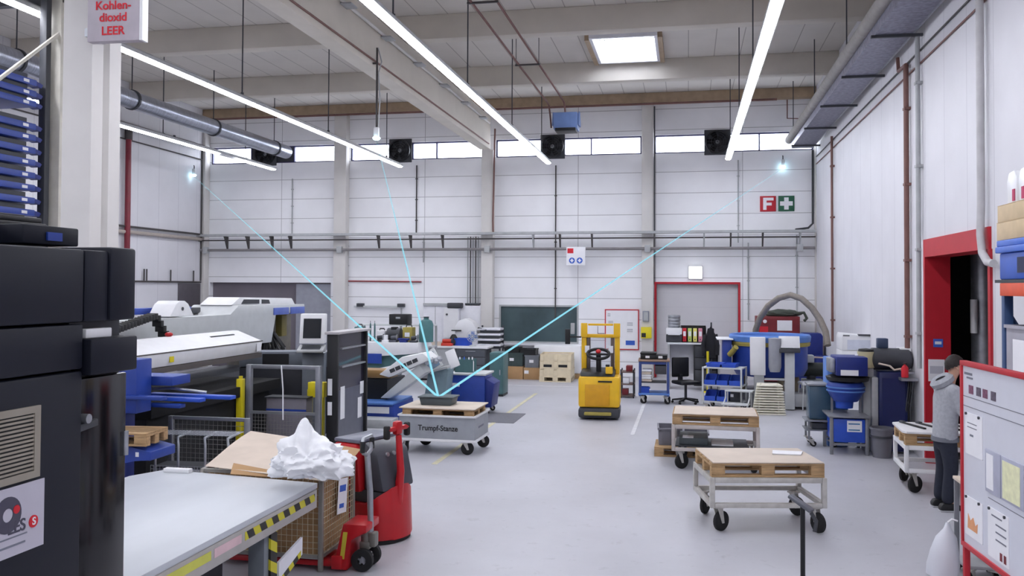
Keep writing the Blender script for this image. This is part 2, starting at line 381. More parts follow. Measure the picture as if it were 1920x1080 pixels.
# painted floor lines
line_y = mat('floor_line_yellow', (206, 200, 170), 0.6, var=0.12, scale=8); line_w = mat('floor_line_white', (214, 214, 218), 0.6, var=0.12, scale=8)
struct('floor_line_1', MB().box(-3.62, 12.3, 0.0, -3.54, 21.0, 0.004), line_y)
struct('floor_line_2', MB().box(-6.5, 22.6, 0.0, -2.6, 22.68, 0.004), line_w)
struct('floor_line_3', MB().box(-0.98, 15.5, 0.0, -0.91, 22.6, 0.004), line_w)
a = PZ(905, 791); 
mt = tag(MB().box(-4.1, 16.3, 0.0, -3.2, 17.55, 0.012, b=0.004).build('floor_mat', mat('mat_grey', (112, 112, 120), 0.9, var=0.1, scale=30)), 'flat grey anti-fatigue mat on the floor beside the yellow line', 'mat')

# ================================================================== ROOF AND WALL EQUIPMENT
names = [('strip light nearest the right wall, hung above the red gate side', 1.05), ('strip light just right of the concrete roof girder', -3.80), ('long strip light left of the roof girder, passing behind the near column', -8.10), ('farthest left strip light, beside the round silver duct', -12.0)]
for i, (lb, x) in enumerate(names):
    t = thing('strip_light', 'glowing '+lb, 'strip light', (x, 24.2, 6.0), 0, 'suspended strip lights')
    L = 32.0
    MB().prism([(-0.085, 0.0), (-0.07, 0.0), (-0.07, 0.035), (0.07, 0.035), (0.07, 0.0), (0.085, 0.0), (0.085, 0.05), (0.05, 0.08), (-0.05, 0.08), (-0.085, 0.05)], 'y', -L, 0).build('housing', greysteel, t)
    segs = [(-L, 0)] if i != 3 else [(-L, -3.2), (-2.4, -0.02)]
    for p, q in segs: MB().box(-0.065, p, -0.03, 0.065, q, 0.03, b=0.025).build('lamp_tube', tube_light, t)
    if i == 3: MB().box(-0.06, -3.2, -0.03, 0.06, -2.4, 0.03, b=0.02).build('blank_cover', machinewhite, t)
    hx = -0.3 if i == 3 else 0.0
    for y in (-1.2, -5.2, -9.2, -13.2):
        MB().tube([(0, y, 0.07), (hx*0.5, y, 0.12), (hx, y, 0.2), (hx, y, 2.1)], 0.012, 6).cyl((0, y, 0.07), (0, y, 0.13), 0.03, n=8).build('hanging_rod', darkgrey, t)

fanlabels = ['sooty exhaust fan under the round silver duct end', 'black exhaust fan left of the roof girder end', 'black exhaust fan below the blue heater box', 'black exhaust fan behind the end of the right strip light']
for i, (f0, f1) in enumerate(FANS):
    if i == 0: f0 += 0.15; f1 = f0+0.75
    xc = (f0+f1)/2; r = 0.33
    t = thing('exhaust_fan', fanlabels[i]+', set in the window band', 'fan', (xc, YB-0.02, 6.68), 0, 'exhaust fans in the window band')
    m = MB(); hw = 0.36
    m.box(-hw, 0.0, -hw, hw, 0.06, hw, b=0.01); m.build('housing', darkgrey, t)
    MB().lathe([(r, 0), (r, 0.12), (r-0.03, 0.12), (r-0.03, 0.0)], n=28, m=R3(rx=PI/2)).build('shroud_ring', black, t)
    for k in range(6):
        MB().box(0.06, -0.045, -0.09, r-0.04, -0.035, 0.09, m=R3(ry=k*PI/3) @ R3(rx=0.5)).build('blade', black, t)
    MB().lathe([(0.001, 0.07), (0.05, 0.07), (0.07, 0.02)], n=16, m=R3(rx=PI/2)).build('hub', steel, t)
    m = MB()
    for rr_ in (0.1, 0.17, 0.24, 0.3):
        m.tube([(rr_*math.cos(a*PI/14), -0.125, rr_*math.sin(a*PI/14)) for a in range(28)], 0.005, 5, closed=True)
    for k in range(8): m.cyl((0, -0.125, 0), (0.31*math.cos(k*PI/4), -0.125, 0.31*math.sin(k*PI/4)), 0.005, n=5)
    m.build('wire_guard', darkgrey, t)

# round silver duct and the tray of ducts by the right wall
t = thing('air_duct', 'round silver spiral duct running below the roof on the left', 'duct', (-11.97, 24.9, 6.62))
MB().cyl((0, -20, 0), (0, 0, 0), 0.2, n=28).build('spiral_tube', duct, t)
for y in (-0.8, -4.2, -7.6, -11.0):
    MB().lathe([(0.2, -0.03), (0.225, -0.03), (0.225, 0.03), (0.2, 0.03)], c=(0, 0, 0), n=24, m=R3(rx=PI/2, loc=(0, y, 0))).cyl((0, y, 0.2), (0, y, 1.48), 0.012, n=6).build('clamp_hanger', darkgrey, t)
t = thing('cable_tray', 'long grey metal cable tray running under the roof along the right wall', 'cable tray', (3.0, 25.0, 6.36))
MB().box(-0.25, -33, 0, 0.28, 0, 0.03).box(-0.25, -33, 0.03, -0.22, 0, 0.22).box(0.25, -33, 0.03, 0.28, 0, 0.22).build('tray', mat('tray_metal', (128, 128, 144), 0.45, 0.5, var=0.3, scale=14), t)
for k in range(9):
    MB().box(-0.3, -0.6-k*2.6, -0.04, 0.43, -0.55-k*2.6, 0.0).build('bracket', darkgrey, t)
for k, x in enumerate((-0.15, 0.0, 0.12)): MB().cyl((x, -33, 0.06), (x, 0.1, 0.06), 0.03, n=8).build('cable', [pipedark, greysteel, black][k], t)
t = thing('insulated_pipe', 'fat pale insulated pipe beside the cable tray near the roof', 'pipe', (2.72, 25.2, 6.62))
MB().cyl((0, -33, 0), (0, 0, 0), 0.11, n=20).build('pipe_run', mat('lagging', (150, 146, 143), 0.8, var=0.1), t)
for k in range(6): MB().cyl((0, -1-k*4, 0.16), (0, -1-k*4, 1.4), 0.012, n=6).build('hanger', darkgrey, t)
tag(MB().tube([(3.33, 25.2, 6.42), (3.33, 10, 6.42), (3.33, -8, 6.42)], 0.03, 8).build('conduit', steel), 'thin straight steel conduit on the right wall just below the cable tray', 'pipe')

# gas pipes with the blue heater box
t = thing('unit_heater', 'blue box heater hanging near the back wall from two gas pipes', 'heater', (-3.0, 22.0, 6.5))
MB().box(-0.3, -0.25, 0.0, 0.3, 0.25, 0.42, b=0.02).build('casing', mat('heater_blue', (104, 128, 176), 0.5), t)
MB().box(-0.26, -0.265, -0.05, 0.26, 0.2, 0.03, b=0.01).build('louvre', black, t)
for x in (-0.34, 0.31): MB().prism([(-0.2, 0.1), (0.2, 0.1), (0.2, 0.2), (0.05, 0.45), (-0.1, 0.45)], 'x', x, x+0.03).build('side_bracket', mat('heater_blue', (104, 128, 176)), t)
t2 = thing('gas_pipe_pair', 'pair of thin dark pipes running under the roof to the blue heater', 'pipe', (-3.3, 22.0, 7.2))
for x, zz in ((-0.17, 0.0), (0.22, 0.05)): MB().tube([(x, -22, zz), (x, -0.1, zz), (x+0.02, 0, zz-0.05), (x+0.05, 0.02, -0.3), (x+0.08, 0.02, -0.62 if x < 0 else -0.29)], 0.022, 8).build('pipe_run', pipebrown, t2)
for y in (-4, -8.1, -12.2): MB().box(-0.24, y, -0.03, 0.28, y+0.04, -0.0).cyl((-0.22, y, 0), (-0.22, y, 0.9), 0.008, n=5).cyl((0.26, y, 0), (0.26, y, 0.9), 0.008, n=5).build('hanger', pipedark, t2)

tag(MB().cyl((XL+0.1, 25.2, 7.76), (2.4, 25.2, 7.76), 0.03, n=8).build('ceiling_pipe', pipebrown), 'long thin brown pipe under the tan ledge at the top of the back wall', 'pipe')
# cable and brackets along the girder
t = thing('girder_cable', 'dark cable clipped along the lower edge of the roof girder', 'cable', (-5.68, 25.0, 6.72))
MB().cyl((0, -30, 0), (0, 0, 0), 0.018, n=6).build('cable_run', pipebrown, t)
t = thing('girder_conduit', 'pale conduit with lamp brackets along the upper face of the girder', 'conduit', (-5.66, 25.0, 7.32))
MB().cyl((0, -30, 0), (0, 0, 0), 0.03, n=8).build('conduit_run', concrete, t)
for k in range(9): MB().box(-0.04, -1.2-k*2.0, -0.06, 0.16, -0.9-k*2.0, -0.03, b=0.01).build('bracket', greysteel, t)

# pipes and rails on the back wall
YW = 25.3
t = thing('wall_cable_rail', 'long horizontal cable tray high across the back wall', 'cable tray', (XL, 25.12, 4.08))
Lx = XR-XL-0.05
MB().box(0, -0.1, 0.0, Lx, 0.16, 0.02).box(0, -0.1, 0.02, Lx, -0.08, 0.07).build('tray', greysteel, t)
MB().cyl((0, 0.02, -0.12), (Lx, 0.02, -0.12), 0.022, n=8).build('thin_pipe', pipedark, t)
for u in (425, 465, 510, 545, 710, 770, 830, 1000, 1050, 1110, 1320, 1370, 1430, 1500):
    x = fx(u, 25.2, 450)-XL
    MB().prism([(-0.08, 0.0), (0.16, 0.0), (0.16, -0.4), (0.12, -0.4), (-0.05, -0.04), (-0.08, -0.03)], 'x', x-0.02, x+0.02).build('bracket', pipedark if u % 20 else greysteel, t)
t = thing('wall_supply_pipe', 'horizontal grey supply pipe below the high cable tray on the back wall', 'pipe', (XL, 25.22, 3.66))
for p, q in ((0.02, fx(1063, 25.2, 468)-XL), (fx(1098, 25.2, 468)-XL, Lx)): MB().cyl((p, 0, 0), (q, 0, 0), 0.042, n=10).build('pipe_run', mat('supply_pipe', (128, 124, 126), 0.55), t)
for u in (385, 636, 913, 1214, 1500): MB().box(fx(u, 25.2, 468)-XL-0.08, -0.06, -0.1, fx(u, 25.2, 468)-XL+0.08, 0.08, 0.1, b=0.01).build('pipe_clamp', greysteel, t)
t = thing('pipe_bundle', 'bundle of five thin vertical pipes beside the middle wall column', 'pipe', (fx(887, 25.5, 500), 25.5, 2.05))
for k in range(5): MB().cyl((-0.16+k*0.08, 0, 0), (-0.16+k*0.08, 0, 2.0), 0.017, n=6).build('pipe', pipedark if k % 2 else greysteel, t)
MB().box(-0.22, -0.1, -0.06, 0.24, 0.08, 0.02, b=0.01).build('collector_box', darkgrey, t)
tag(MB().cyl((fx(650, 25.55, 530), 25.56, fz(528, 25.55)), (fx(790, 25.55, 530), 25.56, fz(529, 25.55)), 0.022, n=8).build('sprinkler_pipe', mat('pipe_red', (146, 60, 66), 0.5)), 'thin dark red horizontal pipe low on the back wall, second bay', 'pipe')
conds = [(548, 335, 440, 'thin vertical conduit in the leftmost back wall bay'), (781, 310, 440, 'thin vertical conduit below the fan left of the girder'), (1042, 310, 600, 'vertical conduit dropping from the fan under the heater'), (1384, 300, 455, 'vertical conduit dropping from the fan behind the right strip light'), (1494, 440, 640, 'vertical conduit low on the back wall right of the gate'), (1403, 455, 600, 'vertical conduit running down right beside the red framed gate'), (652, 438, 560, 'thin vertical pipe right of the second wall column'), (794, 446, 492, 'short vertical pipe hanging from the high cable tray')]
for u, v0, v1, lb in conds:
    x = fx(u, 25.55, v0); z0, z1 = fz(v1, 25.55, u), fz(v0, 25.55, u)
    m = MB().cyl((x, 25.57, z0), (x, 25.57, z1), 0.02, n=6)
    for k in range(3): zc = z0+(z1-z0)*(0.2+0.3*k); m.box(x-0.035, 25.55, zc, x+0.035, 25.6, zc+0.03)
    tag(m.build('wall_conduit', pipedark if u in (781, 1042) else greysteel), lb, 'pipe')
tag(MB().tube([(fx(927, 25.2, 300), 25.26, 7.2), (fx(924, 25.2, 300), 25.26, 4.5), (fx(924, 25.2, 400), 25.26, 4.14)], 0.025, 6).build('column_conduit', pipebrown), 'brown conduit down the right edge of the girder wall column', 'pipe')
tag(MB().tube([(fx(1227, 25.2, 300), 25.27, 7.7), (fx(1227, 25.2, 400), 25.27, 4.14)], 0.022, 6).build('column_conduit', darkgrey), 'dark conduit down the wall column left of the gate', 'pipe')
tag(MB().tube([(fx(1524, 25.5, 290), 25.5, 6.38), (fx(1524, 25.5, 400), 25.5, 4.35), (fx(1515, 25.5, 400), 25.45, 4.22), (fx(1490, 25.5, 400), 25.3, 4.17)], 0.03, 8).build('corner_cable', darkgrey), 'dark cable down the right corner of the back wall, bending onto the tray', 'cable')
tag(MB().tube([(fx(1476, 25.5, 200), 25.5, 7.8), (fx(1476, 25.5, 200), 25.5, 7.28), (fx(1503, 25.5, 230), 25.5, 7.26), (fx(1503, 25.5, 230), 25.5, 6.95)], 0.018, 6).build('stepped_pipe', pipebrown), 'thin brown pipe bending in a step above the right window band', 'pipe')

# pipes on the right wall
for u, v0, v1, r, m_, lb, nm in [(1560, 255, 640, 0.03, pipebrown, 'thin brown pipe nearest the back corner on the right wall', 'drop_pipe'), (1700, 120, 690, 0.04, pipebrown, 'tall maroon brown pipe left of the grey one on the right wall', 'drop_pipe'), (1722, 45, 690, 0.035, greysteel, 'tall grey pipe on the right wall just left of the red gate', 'drop_pipe')]:
    p = PX(u, 400, XR-0.06); d = math.hypot(p[0], p[1]); z = lambda v: float(PX(u, v, XR-0.06)[2])
    z1 = min(z(v0), 6.38)
    m = MB().cyl((XR-0.06, p[1], z(v1)), (XR-0.06, p[1], z1), r, n=10)
    for k in range(4): zc = z(v1)+(z1-z(v1))*(0.1+0.25*k); m.box(XR-0.1, p[1]-r-0.02, zc, XR-0.001, p[1]+r+0.02, zc+0.04)
    if u == 1700: m.tube([(XR-0.06, p[1], z1), (XR-0.06, p[1]+0.5, z1+0.02), (XR-0.06, p[1]+0.55, z1+0.25)], 0.03, 8)
    tag(m.build(nm, m_), lb, 'pipe')
yp = float(PX(1838, 200, XR-0.08)[1])
tag(MB().tube([(XR-0.08, yp, 6.7), (XR-0.08, yp, 3.55), (XR-0.09, yp, 3.2), (XR-0.09, yp-0.06, 2.98), (XR-0.09, yp-0.25, 2.86), (XR-0.09, yp-0.45, 2.84)], 0.045, 12).build('drop_pipe', mat('pipe_pale', (190, 188, 190), 0.55)), 'thick pale grey pipe over the red gate, bending at its lower end', 'pipe')
for z_, lb in ((5.95, 'straight thin cable high along the right wall, lower of the two below the tray'), (6.15, 'straight thin cable high along the right wall, upper of the two below the tray')):
    tag(MB().cyl((XR-0.02, -5, z_), (XR-0.02, 25.2, z_), 0.014, n=6).build('wall_cable', pipebrown if z_ < 6 else pipedark), lb, 'cable')

# pipes on the left wall
yr = float(PX(238, 400, XL+0.12)[1])
t = thing('red_fire_pipe', 'vertical dark red fire pipe on the left wall', 'pipe', (XL+0.14, yr, 0))
MB().cyl((0, 0, 0.0), (0, 0, 6.5), 0.075, n=14).build('pipe_run', mat('fire_pipe_red', (120, 26, 44), 0.4), t)
MB().cyl((0, 0, 6.5), (0, 0, 6.75), 0.1, n=14).build('top_joint', pipedark, t)
tag(MB().tube([(XL+0.16, 12, 6.85), (XL+0.16, 25.1, 6.85)], 0.09, 10).build('roof_pipe', mat('brown_pipe_dark', (92, 78, 80), 0.6)), 'thick brown horizontal pipe high along the left wall', 'pipe')
tag(MB().tube([(XL+0.05, 12, 6.55), (XL+0.05, 25.2, 6.5)], 0.02, 6).build('wall_cable', pipedark), 'thin dark cable high along the left wall under the brown pipe', 'cable')
t = thing('wall_pipe_rail', 'pair of horizontal pipes half way up the left wall', 'pipe', (XL+0.1, 25.2, 4.1))
MB().cyl((0, -12, 0.05), (0, 0, 0.05), 0.03, n=8).build('upper_pipe', pipedark, t); MB().cyl((0, -12, -0.1), (0, 0, -0.1), 0.05, n=8).build('lower_pipe', mat('rail_beige', (170, 160, 152), 0.6), t)
t = thing('hook_rail', 'thin dark rail with upright pegs low on the left wall', 'rail', (XL+0.06, 25.2, fz(529, 25.4, 380)))
MB().cyl((0, -6, 0), (0, 0, 0), 0.025, n=8).build('bar', pipedark, t)
for u in (270, 275, 320, 363): yy = float(PX(u, 528, XL+0.06)[1])-25.2; MB().cyl((0, yy, 0), (0, yy, 0.35), 0.02, n=6).build('peg', pipedark, t)
tag(MB().tube([(fx(376, 25.2, 400), 25.25, 6.9), (fx(376, 25.2, 400), 25.25, 2.7)], 0.025, 6).build('corner_pipe', pipedark), 'thin vertical pipe in the left corner of the back wall', 'pipe')

# signs on the back wall
def wallbox(u0, v0, u1, v1, Y): um, vm = (u0+u1)/2, (v0+v1)/2; return fx(u0, Y, vm), fx(u1, Y, vm), fz(v1, Y, um), fz(v0, Y, um)
x0, x1, z0, z1 = wallbox(1425, 367, 1455, 397, YB-0.03); xc, zc, hw = (x0+x1)/2, (z0+z1)/2, (x1-x0)/2
t = thing('fire_sign', 'square red wall sign with a white letter F', 'sign', (xc, YB-0.03, zc))
MB().box(-hw, 0, -hw, hw, 0.03, hw, b=0.005).build('panel', doorred, t)
MB().box(-0.13, -0.006, -0.17, -0.04, 0.001, 0.17).box(-0.04, -0.006, 0.09, 0.15, 0.001, 0.17).box(-0.04, -0.006, -0.05, 0.10, 0.001, 0.03).build('letter', paper, t)
x0, x1, z0, z1 = wallbox(1459, 367, 1490, 397, YB-0.03); xc = (x0+x1)/2
t = thing('first_aid_sign', 'square green wall sign with a white first aid cross', 'sign', (xc, YB-0.03, zc))
MB().box(-hw, 0, -hw, hw, 0.03, hw, b=0.005).build('panel', green, t)
MB().box(-0.06, -0.006, -0.17, 0.06, 0.001, 0.17).box(-0.17, -0.0061, -0.06, 0.17, 0.001, 0.06).build('cross', paper, t)
x0, x1, z0, z1 = wallbox(1292, 500, 1316, 522, YB-0.1)
t = thing('exit_light', 'small square lit white sign lamp above the red framed gate', 'sign', (x0, YB-0.1, z0))
MB().box(-0.02, 0.03, -0.02, x1-x0+0.02, 0.1, z1-z0+0.02, b=0.01).build('housing', greysteel, t)
MB().box(0, 0, 0, x1-x0, 0.03, z1-z0, b=0.008).build('lit_face', exitlamp, t)
x0, x1, z0, z1 = wallbox(1062, 463, 1097, 497, 25.1); W_, H_ = x1-x0, z1-z0
t = thing('safety_sign', 'white safety sign with fire extinguisher symbol and two blue discs', 'sign', (x0, 25.1, z0))
MB().box(0, 0, 0, W_, 0.02, H_, b=0.004).build('panel', paper, t)
MB().box(0.03, -0.006, H_-0.18, 0.2, 0.001, H_-0.04).build('red_symbol', inkred, t)
for k, x in enumerate((0.16, 0.38)):
    d = MB().cyl((x, 0.001, 0.13), (x, -0.006, 0.13), 0.085, n=24).build('blue_disc', inkblue, t)
    MB().box(x-0.05, -0.01, 0.115, x+0.05, -0.006, 0.145).box(x-0.02, -0.0101, 0.08, x+0.02, -0.006, 0.18).build('symbol', paper, d)
x0, x1, z0, z1 = wallbox(1134, 580, 1198, 656, YB-0.04); W_, H_ = x1-x0, z1-z0
t = thing('notice_board', 'white notice board with thin red frame on the back wall', 'board', (x0, YB-0.04, z0))
MB().box(0.02, 0.005, 0.02, W_-0.02, 0.04, H_-0.02).build('panel', paper, t)
MB().box(0, 0, 0, W_, 0.04, 0.03).box(0, 0, H_-0.03, W_, 0.04, H_).box(0, 0, 0.03, 0.03, 0.04, H_-0.03).box(W_-0.03, 0, 0.03, W_, 0.04, H_-0.03).build('frame', doorred, t)
for px, pz, pw, ph, m_ in [(0.08, 0.72, 0.18, 0.12, ink), (0.62, 0.68, 0.2, 0.14, ink), (0.62, 0.5, 0.2, 0.12, ink), (0.6, 0.14, 0.26, 0.13, inkblue), (0.06, 0.94, 0.12, 0.12, ink)]:
    p = MB().box(px, -0.002, pz, px+pw, 0.006, pz+ph).build('notice', paper if m_ is ink else m_, t)
    if m_ is ink: 
        q = MB()
        for k in range(3): q.box(px+0.02, -0.004, pz+0.02+k*0.035, px+pw-0.02, -0.0015, pz+0.032+k*0.035)
        q.build('print', ink, p)
x0, x1, z0, z1 = wallbox(1205, 583, 1217, 603, YW)
t = thing('wall_panel_box', 'small grey box on the wall column above the yellow box', 'box', (x0, YW-0.06, z0))
MB().box(0, 0, 0, x1-x0, 0.06, z1-z0, b=0.01).build('casing', mat('box_grey', (136, 140, 150), 0.5), t); MB().box(0.03, -0.004, 0.03, x1-x0-0.03, 0.001, z1-z0-0.03).build('cover', greysteel, t)
x0, x1, z0, z1 = wallbox(1202, 613, 1222, 634, YW)
t = thing('battery_box', 'yellow wall box with black slot on the column beside the notice board', 'box', (x0, YW-0.14, z0))
MB().box(0, 0, 0, x1-x0, 0.14, z1-z0, b=0.015).build('casing', safety, t); MB().box(0.02, -0.006, 0.03, 0.14, 0.001, 0.15).build('slot', black, t)

# location sensors and overlay graphic beams, added as glowing tubes meeting on the tote
TGT = Vector(PY(822, 745, 13.35))
def sensor(lb, p, hang=0.0):
    t = thing('location_sensor', lb, 'sensor', p)
    MB().box(-0.05, -0.04, -0.09, 0.05, 0.04, 0.09, b=0.02).build('housing', machinewhite, t)
    MB().lathe([(0.001, -0.15), (0.05, -0.14), (0.075, -0.11), (0.06, -0.09), (0.001, -0.09)], n=18).build('glowing_dome', sensorlight, t)
    if hang: MB().tube([(0, 0, 0.09), (0, 0, hang)], 0.02, 8).box(-0.02, -0.02, hang-0.3, -0.3, 0.02, hang-0.27).build('hanging_pole', pipedark, t); MB().tube([(0.03, 0, 0.05), (0.06, 0, 0.6), (0.03, 0, 1.1), (0.09, 0, 1.3), (0.02, 0, hang)], 0.012, 6).build('cable', greysteel, t)
    else: MB().tube([(0, 0, 0.09), (0, 0.0, 0.18), (-0.05 if p[0] < -10 else 0, 0.06, 0.2)], 0.015, 6).build('bracket', darkgrey, t)
sA = Vector(PX(364, 322, XL+0.12)); sC = Vector(PY(1468, 305, YB-0.1)); yB = 15.4; sB = Vector((fx(706, yB, 250), yB, fz(248, yB, 706)))
sensor('small white sensor with glowing dome on the left wall corner', sA); sensor('white sensor with glowing dome hanging on a pole from the roof girder', sB, 6.95-sB.z); sensor('small white sensor with glowing dome at the right end of the back wall', sC)
def beam_mat(name, a0, a1, L):
    m = bpy.data.materials.new(name); m.use_nodes = True; nt = m.node_tree; nt.nodes.remove(nt.nodes['Principled BSDF'])
    out = nt.nodes['Material Output']; em = nt.nodes.new('ShaderNodeEmission'); em.inputs[0].default_value = (0.30, 0.76, 0.92, 1); em.inputs[1].default_value = 0.30
    tr = nt.nodes.new('ShaderNodeBsdfTransparent'); mx = nt.nodes.new('ShaderNodeMixShader'); tc = nt.nodes.new('ShaderNodeTexCoord'); sp = nt.nodes.new('ShaderNodeSeparateXYZ'); mr = nt.nodes.new('ShaderNodeMapRange')
    nt.links.new(tc.outputs['Object'], sp.inputs[0]); nt.links.new(sp.outputs[2], mr.inputs['Value']); mr.inputs['From Max'].default_value = L; mr.inputs['To Min'].default_value = a0; mr.inputs['To Max'].default_value = a1
    nt.links.new(mr.outputs[0], mx.inputs[0]); nt.links.new(tr.outputs[0], mx.inputs[1]); nt.links.new(em.outputs[0], mx.inputs[2]); nt.links.new(mx.outputs[0], out.inputs[0])
    return m
for s_, lb in ((sA, 'thin cyan overlay graphic beam from the left wall sensor to the tote'), (sB, 'thin cyan overlay graphic beam from the hanging girder sensor down to the tote'), (sC, 'thin cyan overlay graphic beam from the right back wall sensor to the tote')):
    s0 = s_+Vector((0, 0, -0.15)); d = TGT-s0; L = d.length; q = d.to_track_quat('Z', 'Y')
    o = MB().cyl((0, 0, 0), (0, 0, L), 0.009, 0.018, n=10).build('beam_graphic', beam_mat('beam_graphic_glow', 0.15, 0.8, L)); o.location = s0; o.rotation_euler = q.to_euler(); tag(o, lb, 'overlay graphic')
# ================================================================== MAKERS FOR REPEATED THINGS
def wire_panel(mb, p0, ux, uz, W, Hh, step, r=0.003):
    """square wire mesh spanned by two unit directions"""
    p0, ux, uz = Vector(p0), Vector(ux), Vector(uz)
    n = max(1, int(W/step)); k = max(1, int(Hh/step))
    for i in range(n+1): mb.cyl(p0+ux*(W*i/n), p0+ux*(W*i/n)+uz*Hh, r, n=4)
    for j in range(k+1): mb.cyl(p0+uz*(Hh*j/k), p0+uz*(Hh*j/k)+ux*W, r, n=4)
    return mb
def make_pallet(lb, loc, rz, L=1.2, W=0.8, mt=wood, group='wooden pallets'):
    """euro pallet; origin at its underside centre"""
    t = thing('wooden_pallet', lb, 'pallet', loc, rz, group); a, c = L/2, W/2
    d = MB()
    for k in range(5): y = -c+k*(W-0.13)/4; d.box(-a, y, 0.122, a, y+0.13, 0.144, b=0.003)
    d.build('deck_boards', mt, t)
    s = MB()
    for x in (-a, -0.07, a-0.14): s.box(x, -c, 0.1, x+0.14, c, 0.1215, b=0.003)
    s.build('cross_boards', mt, t)
    for x in (-a, -0.07, a-0.14):
        for y in (-c, -0.05, c-0.1): MB().box(x, y, 0.0225, x+0.14, y+0.1, 0.0995, b=0.004).build('block', mt, t)
    b_ = MB()
    for y in (-c, -0.05, c-0.1): b_.box(-a, y, 0, a, y+0.1, 0.022, b=0.003)
    b_.build('bottom_boards', mt, t)
    return t
def caster(parent, x, y, r=0.1, top=0.26, rz=0.0):
    m = R3(rz=rz, loc=(x, y, 0)); f = MB()
    f.box(-0.05, -0.05, top-0.015, 0.05, 0.05, top, m=m)
    for s in (-1, 1): f.prism([(-0.035, top-0.015), (0.035, top-0.015), (0.06, r-0.02), (0.03, r-0.02)], 'y', s*0.032-0.004, s*0.032+0.004, m=m)
    c = f.build('caster', cartgrey, parent)
    wv = MB().lathe([(0.001, -0.024), (r*0.62, -0.026), (r*0.8, -0.024), (r, -0.015), (r, 0.015), (r*0.8, 0.024), (r*0.62, 0.026), (0.001, 0.024)], n=22, m=m @ R3(rx=PI/2, loc=(0.045, 0, r)))
    wv.build('wheel', rubber, c)
    return c
def make_cart(lb, loc, rz, L=1.16, W=0.8, zt=0.575, mt=cartgrey):
    t = thing('pallet_cart', lb, 'cart', loc, rz, 'pallet carts in the right aisle'); a, c = L/2, W/2
    for x in (-a, a-0.05):
        for y in (-c, c-0.05): MB().box(x, y, 0.26, x+0.05, y+0.05, zt-0.0005, b=0.005).build('leg', mt, t)
    m = MB()
    for y in (-c, c-0.05): m.box(-a+0.051, y, zt-0.055, a-0.051, y+0.05, zt, b=0.004)
    for x in (-a, a-0.05): m.box(x, -c+0.051, zt-0.055, x+0.05, c-0.051, zt, b=0.004)
    m.build('top_frame', mt, t)
    m = MB()
    for y in (-c, c-0.05): m.box(-a+0.051, y, 0.262, a-0.051, y+0.05, 0.31, b=0.004)
    for x in (-a, a-0.05): m.box(x, -c+0.051, 0.262, x+0.05, c-0.051, 0.31, b=0.004)
    m.build('lower_frame', mt, t)
    for x, y, q in ((-a+0.1, -c+0.08, 0.6), (a-0.1, -c+0.08, -1.2), (-a+0.1, c-0.08, 0.9), (a-0.1, c-0.08, -1.0)): caster(t, x, y, 0.105, 0.26, q)
    return t
def bin_mb(W, D, Hh, th=0.008, lip=0.018):
    """open container; origin at its underside centre"""
    a, c = W/2, D/2; m = MB()
    m.box(-a, -c, 0, a, c, th)
    m.box(-a, -c, th, a, -c+th, Hh).box(-a, c-th, th, a, c, Hh).box(-a, -c+th, th, -a+th, c-th, Hh).box(a-th, -c+th, th, a, c-th, Hh)
    m.box(-a-lip, -c-lip, Hh-0.03, a+lip, -c, Hh).box(-a-lip, c, Hh-0.03, a+lip, c+lip, Hh).box(-a-lip, -c, Hh-0.03, -a, c, Hh).box(a, -c, Hh-0.03, a+lip, c, Hh)
    return m
def make_bin(name, lb, cat, loc, rz, W, D, Hh, mt, group=None, tagmat=paper, ribs=True):
    t = thing(name, lb, cat, loc, rz, group); bin_mb(W, D, Hh).build('body', mt, t)
    if ribs:
        m = MB(); n = max(2, int(W/0.1))
        for k in range(n): x = -W/2+W*(k+0.5)/n; m.box(x-0.008, -D/2-0.012, 0.01, x+0.008, -D/2, Hh-0.035)
        m.build('ribs', mt, t)
    if tagmat: MB().box(-0.07, -D/2-0.016, Hh*0.4, 0.05, -D/2-0.0125, Hh*0.4+min(0.08, Hh*0.4)).build('label_card', tagmat, t)
    return t
def make_carton(lb, loc, rz, W, D, Hh, mt=card, group=None, name='cardboard_box'):
    t = thing(name, lb, 'box', loc, rz, group); MB().box(-W/2, -D/2, 0, W/2, D/2, Hh-0.006, b=0.004).build('body', mt, t)
    MB().box(-W/2, -D/2, Hh-0.005, W/2, -0.003, Hh).box(-W/2, 0.003, Hh-0.005, W/2, D/2, Hh).build('flaps', mt, t)
    MB().box(-W*0.45, -D/2-0.003, Hh*0.5, -W*0.45+min(0.12, W*0.3), -D/2-0.0005, Hh*0.5+min(0.09, Hh*0.3)).build('label_card', paper, t)
    return t
def paper_sheet(mb, x0, z0, x1, z1, y, th=0.003): return mb.box(x0, y-th, z0, x1, y, z1)

# ================================================================== LEFT FOREGROUND
# dark machine cabinet (its long face looks across the aisle)
t = thing('machine_cabinet', 'tall anthracite machine cabinet with vent grille and emblem plate, left foreground', 'machine', (-2.74, 4.0, 0))
MB().box(-1.7, -3.2, 0.05, 0, -0.375, 2.155, b=0.012).build('lower_housing', anthracite, t)
MB().box(-1.7, -3.2, 2.165, 0, -0.375, 2.37, b=0.01).build('middle_panel', anthracite, t)
MB().box(-1.7, -3.2, 2.38, 0, -0.375, 2.715, b=0.012).build('top_panel', anthracite, t)
MB().box(-1.7, -0.37, 2.38, 0.0, -0.2, 2.715, b=0.012).box(-1.7, -0.2, 2.38, 0.012, 0, 2.735, b=0.015).build('corner_cap', anthracite, t)
MB().box(-1.7, -0.37, 0.05, -0.08, 0, 2.375).build('side_frame', darkgrey, t)
MB().box(-0.079, -0.36, 2.13, 0.03, -0.005, 2.30, b=0.012).build('control_block', anthracite, t)
MB().box(-0.07, -0.33, 2.3, -0.02, -0.14, 2.345, b=0.006).build('terminal_box', machinewhite, t)
d = MB().box(-0.079, -0.355, 0.1, -0.03, -0.005, 2.115, b=0.008).build('side_door', gloss, t)
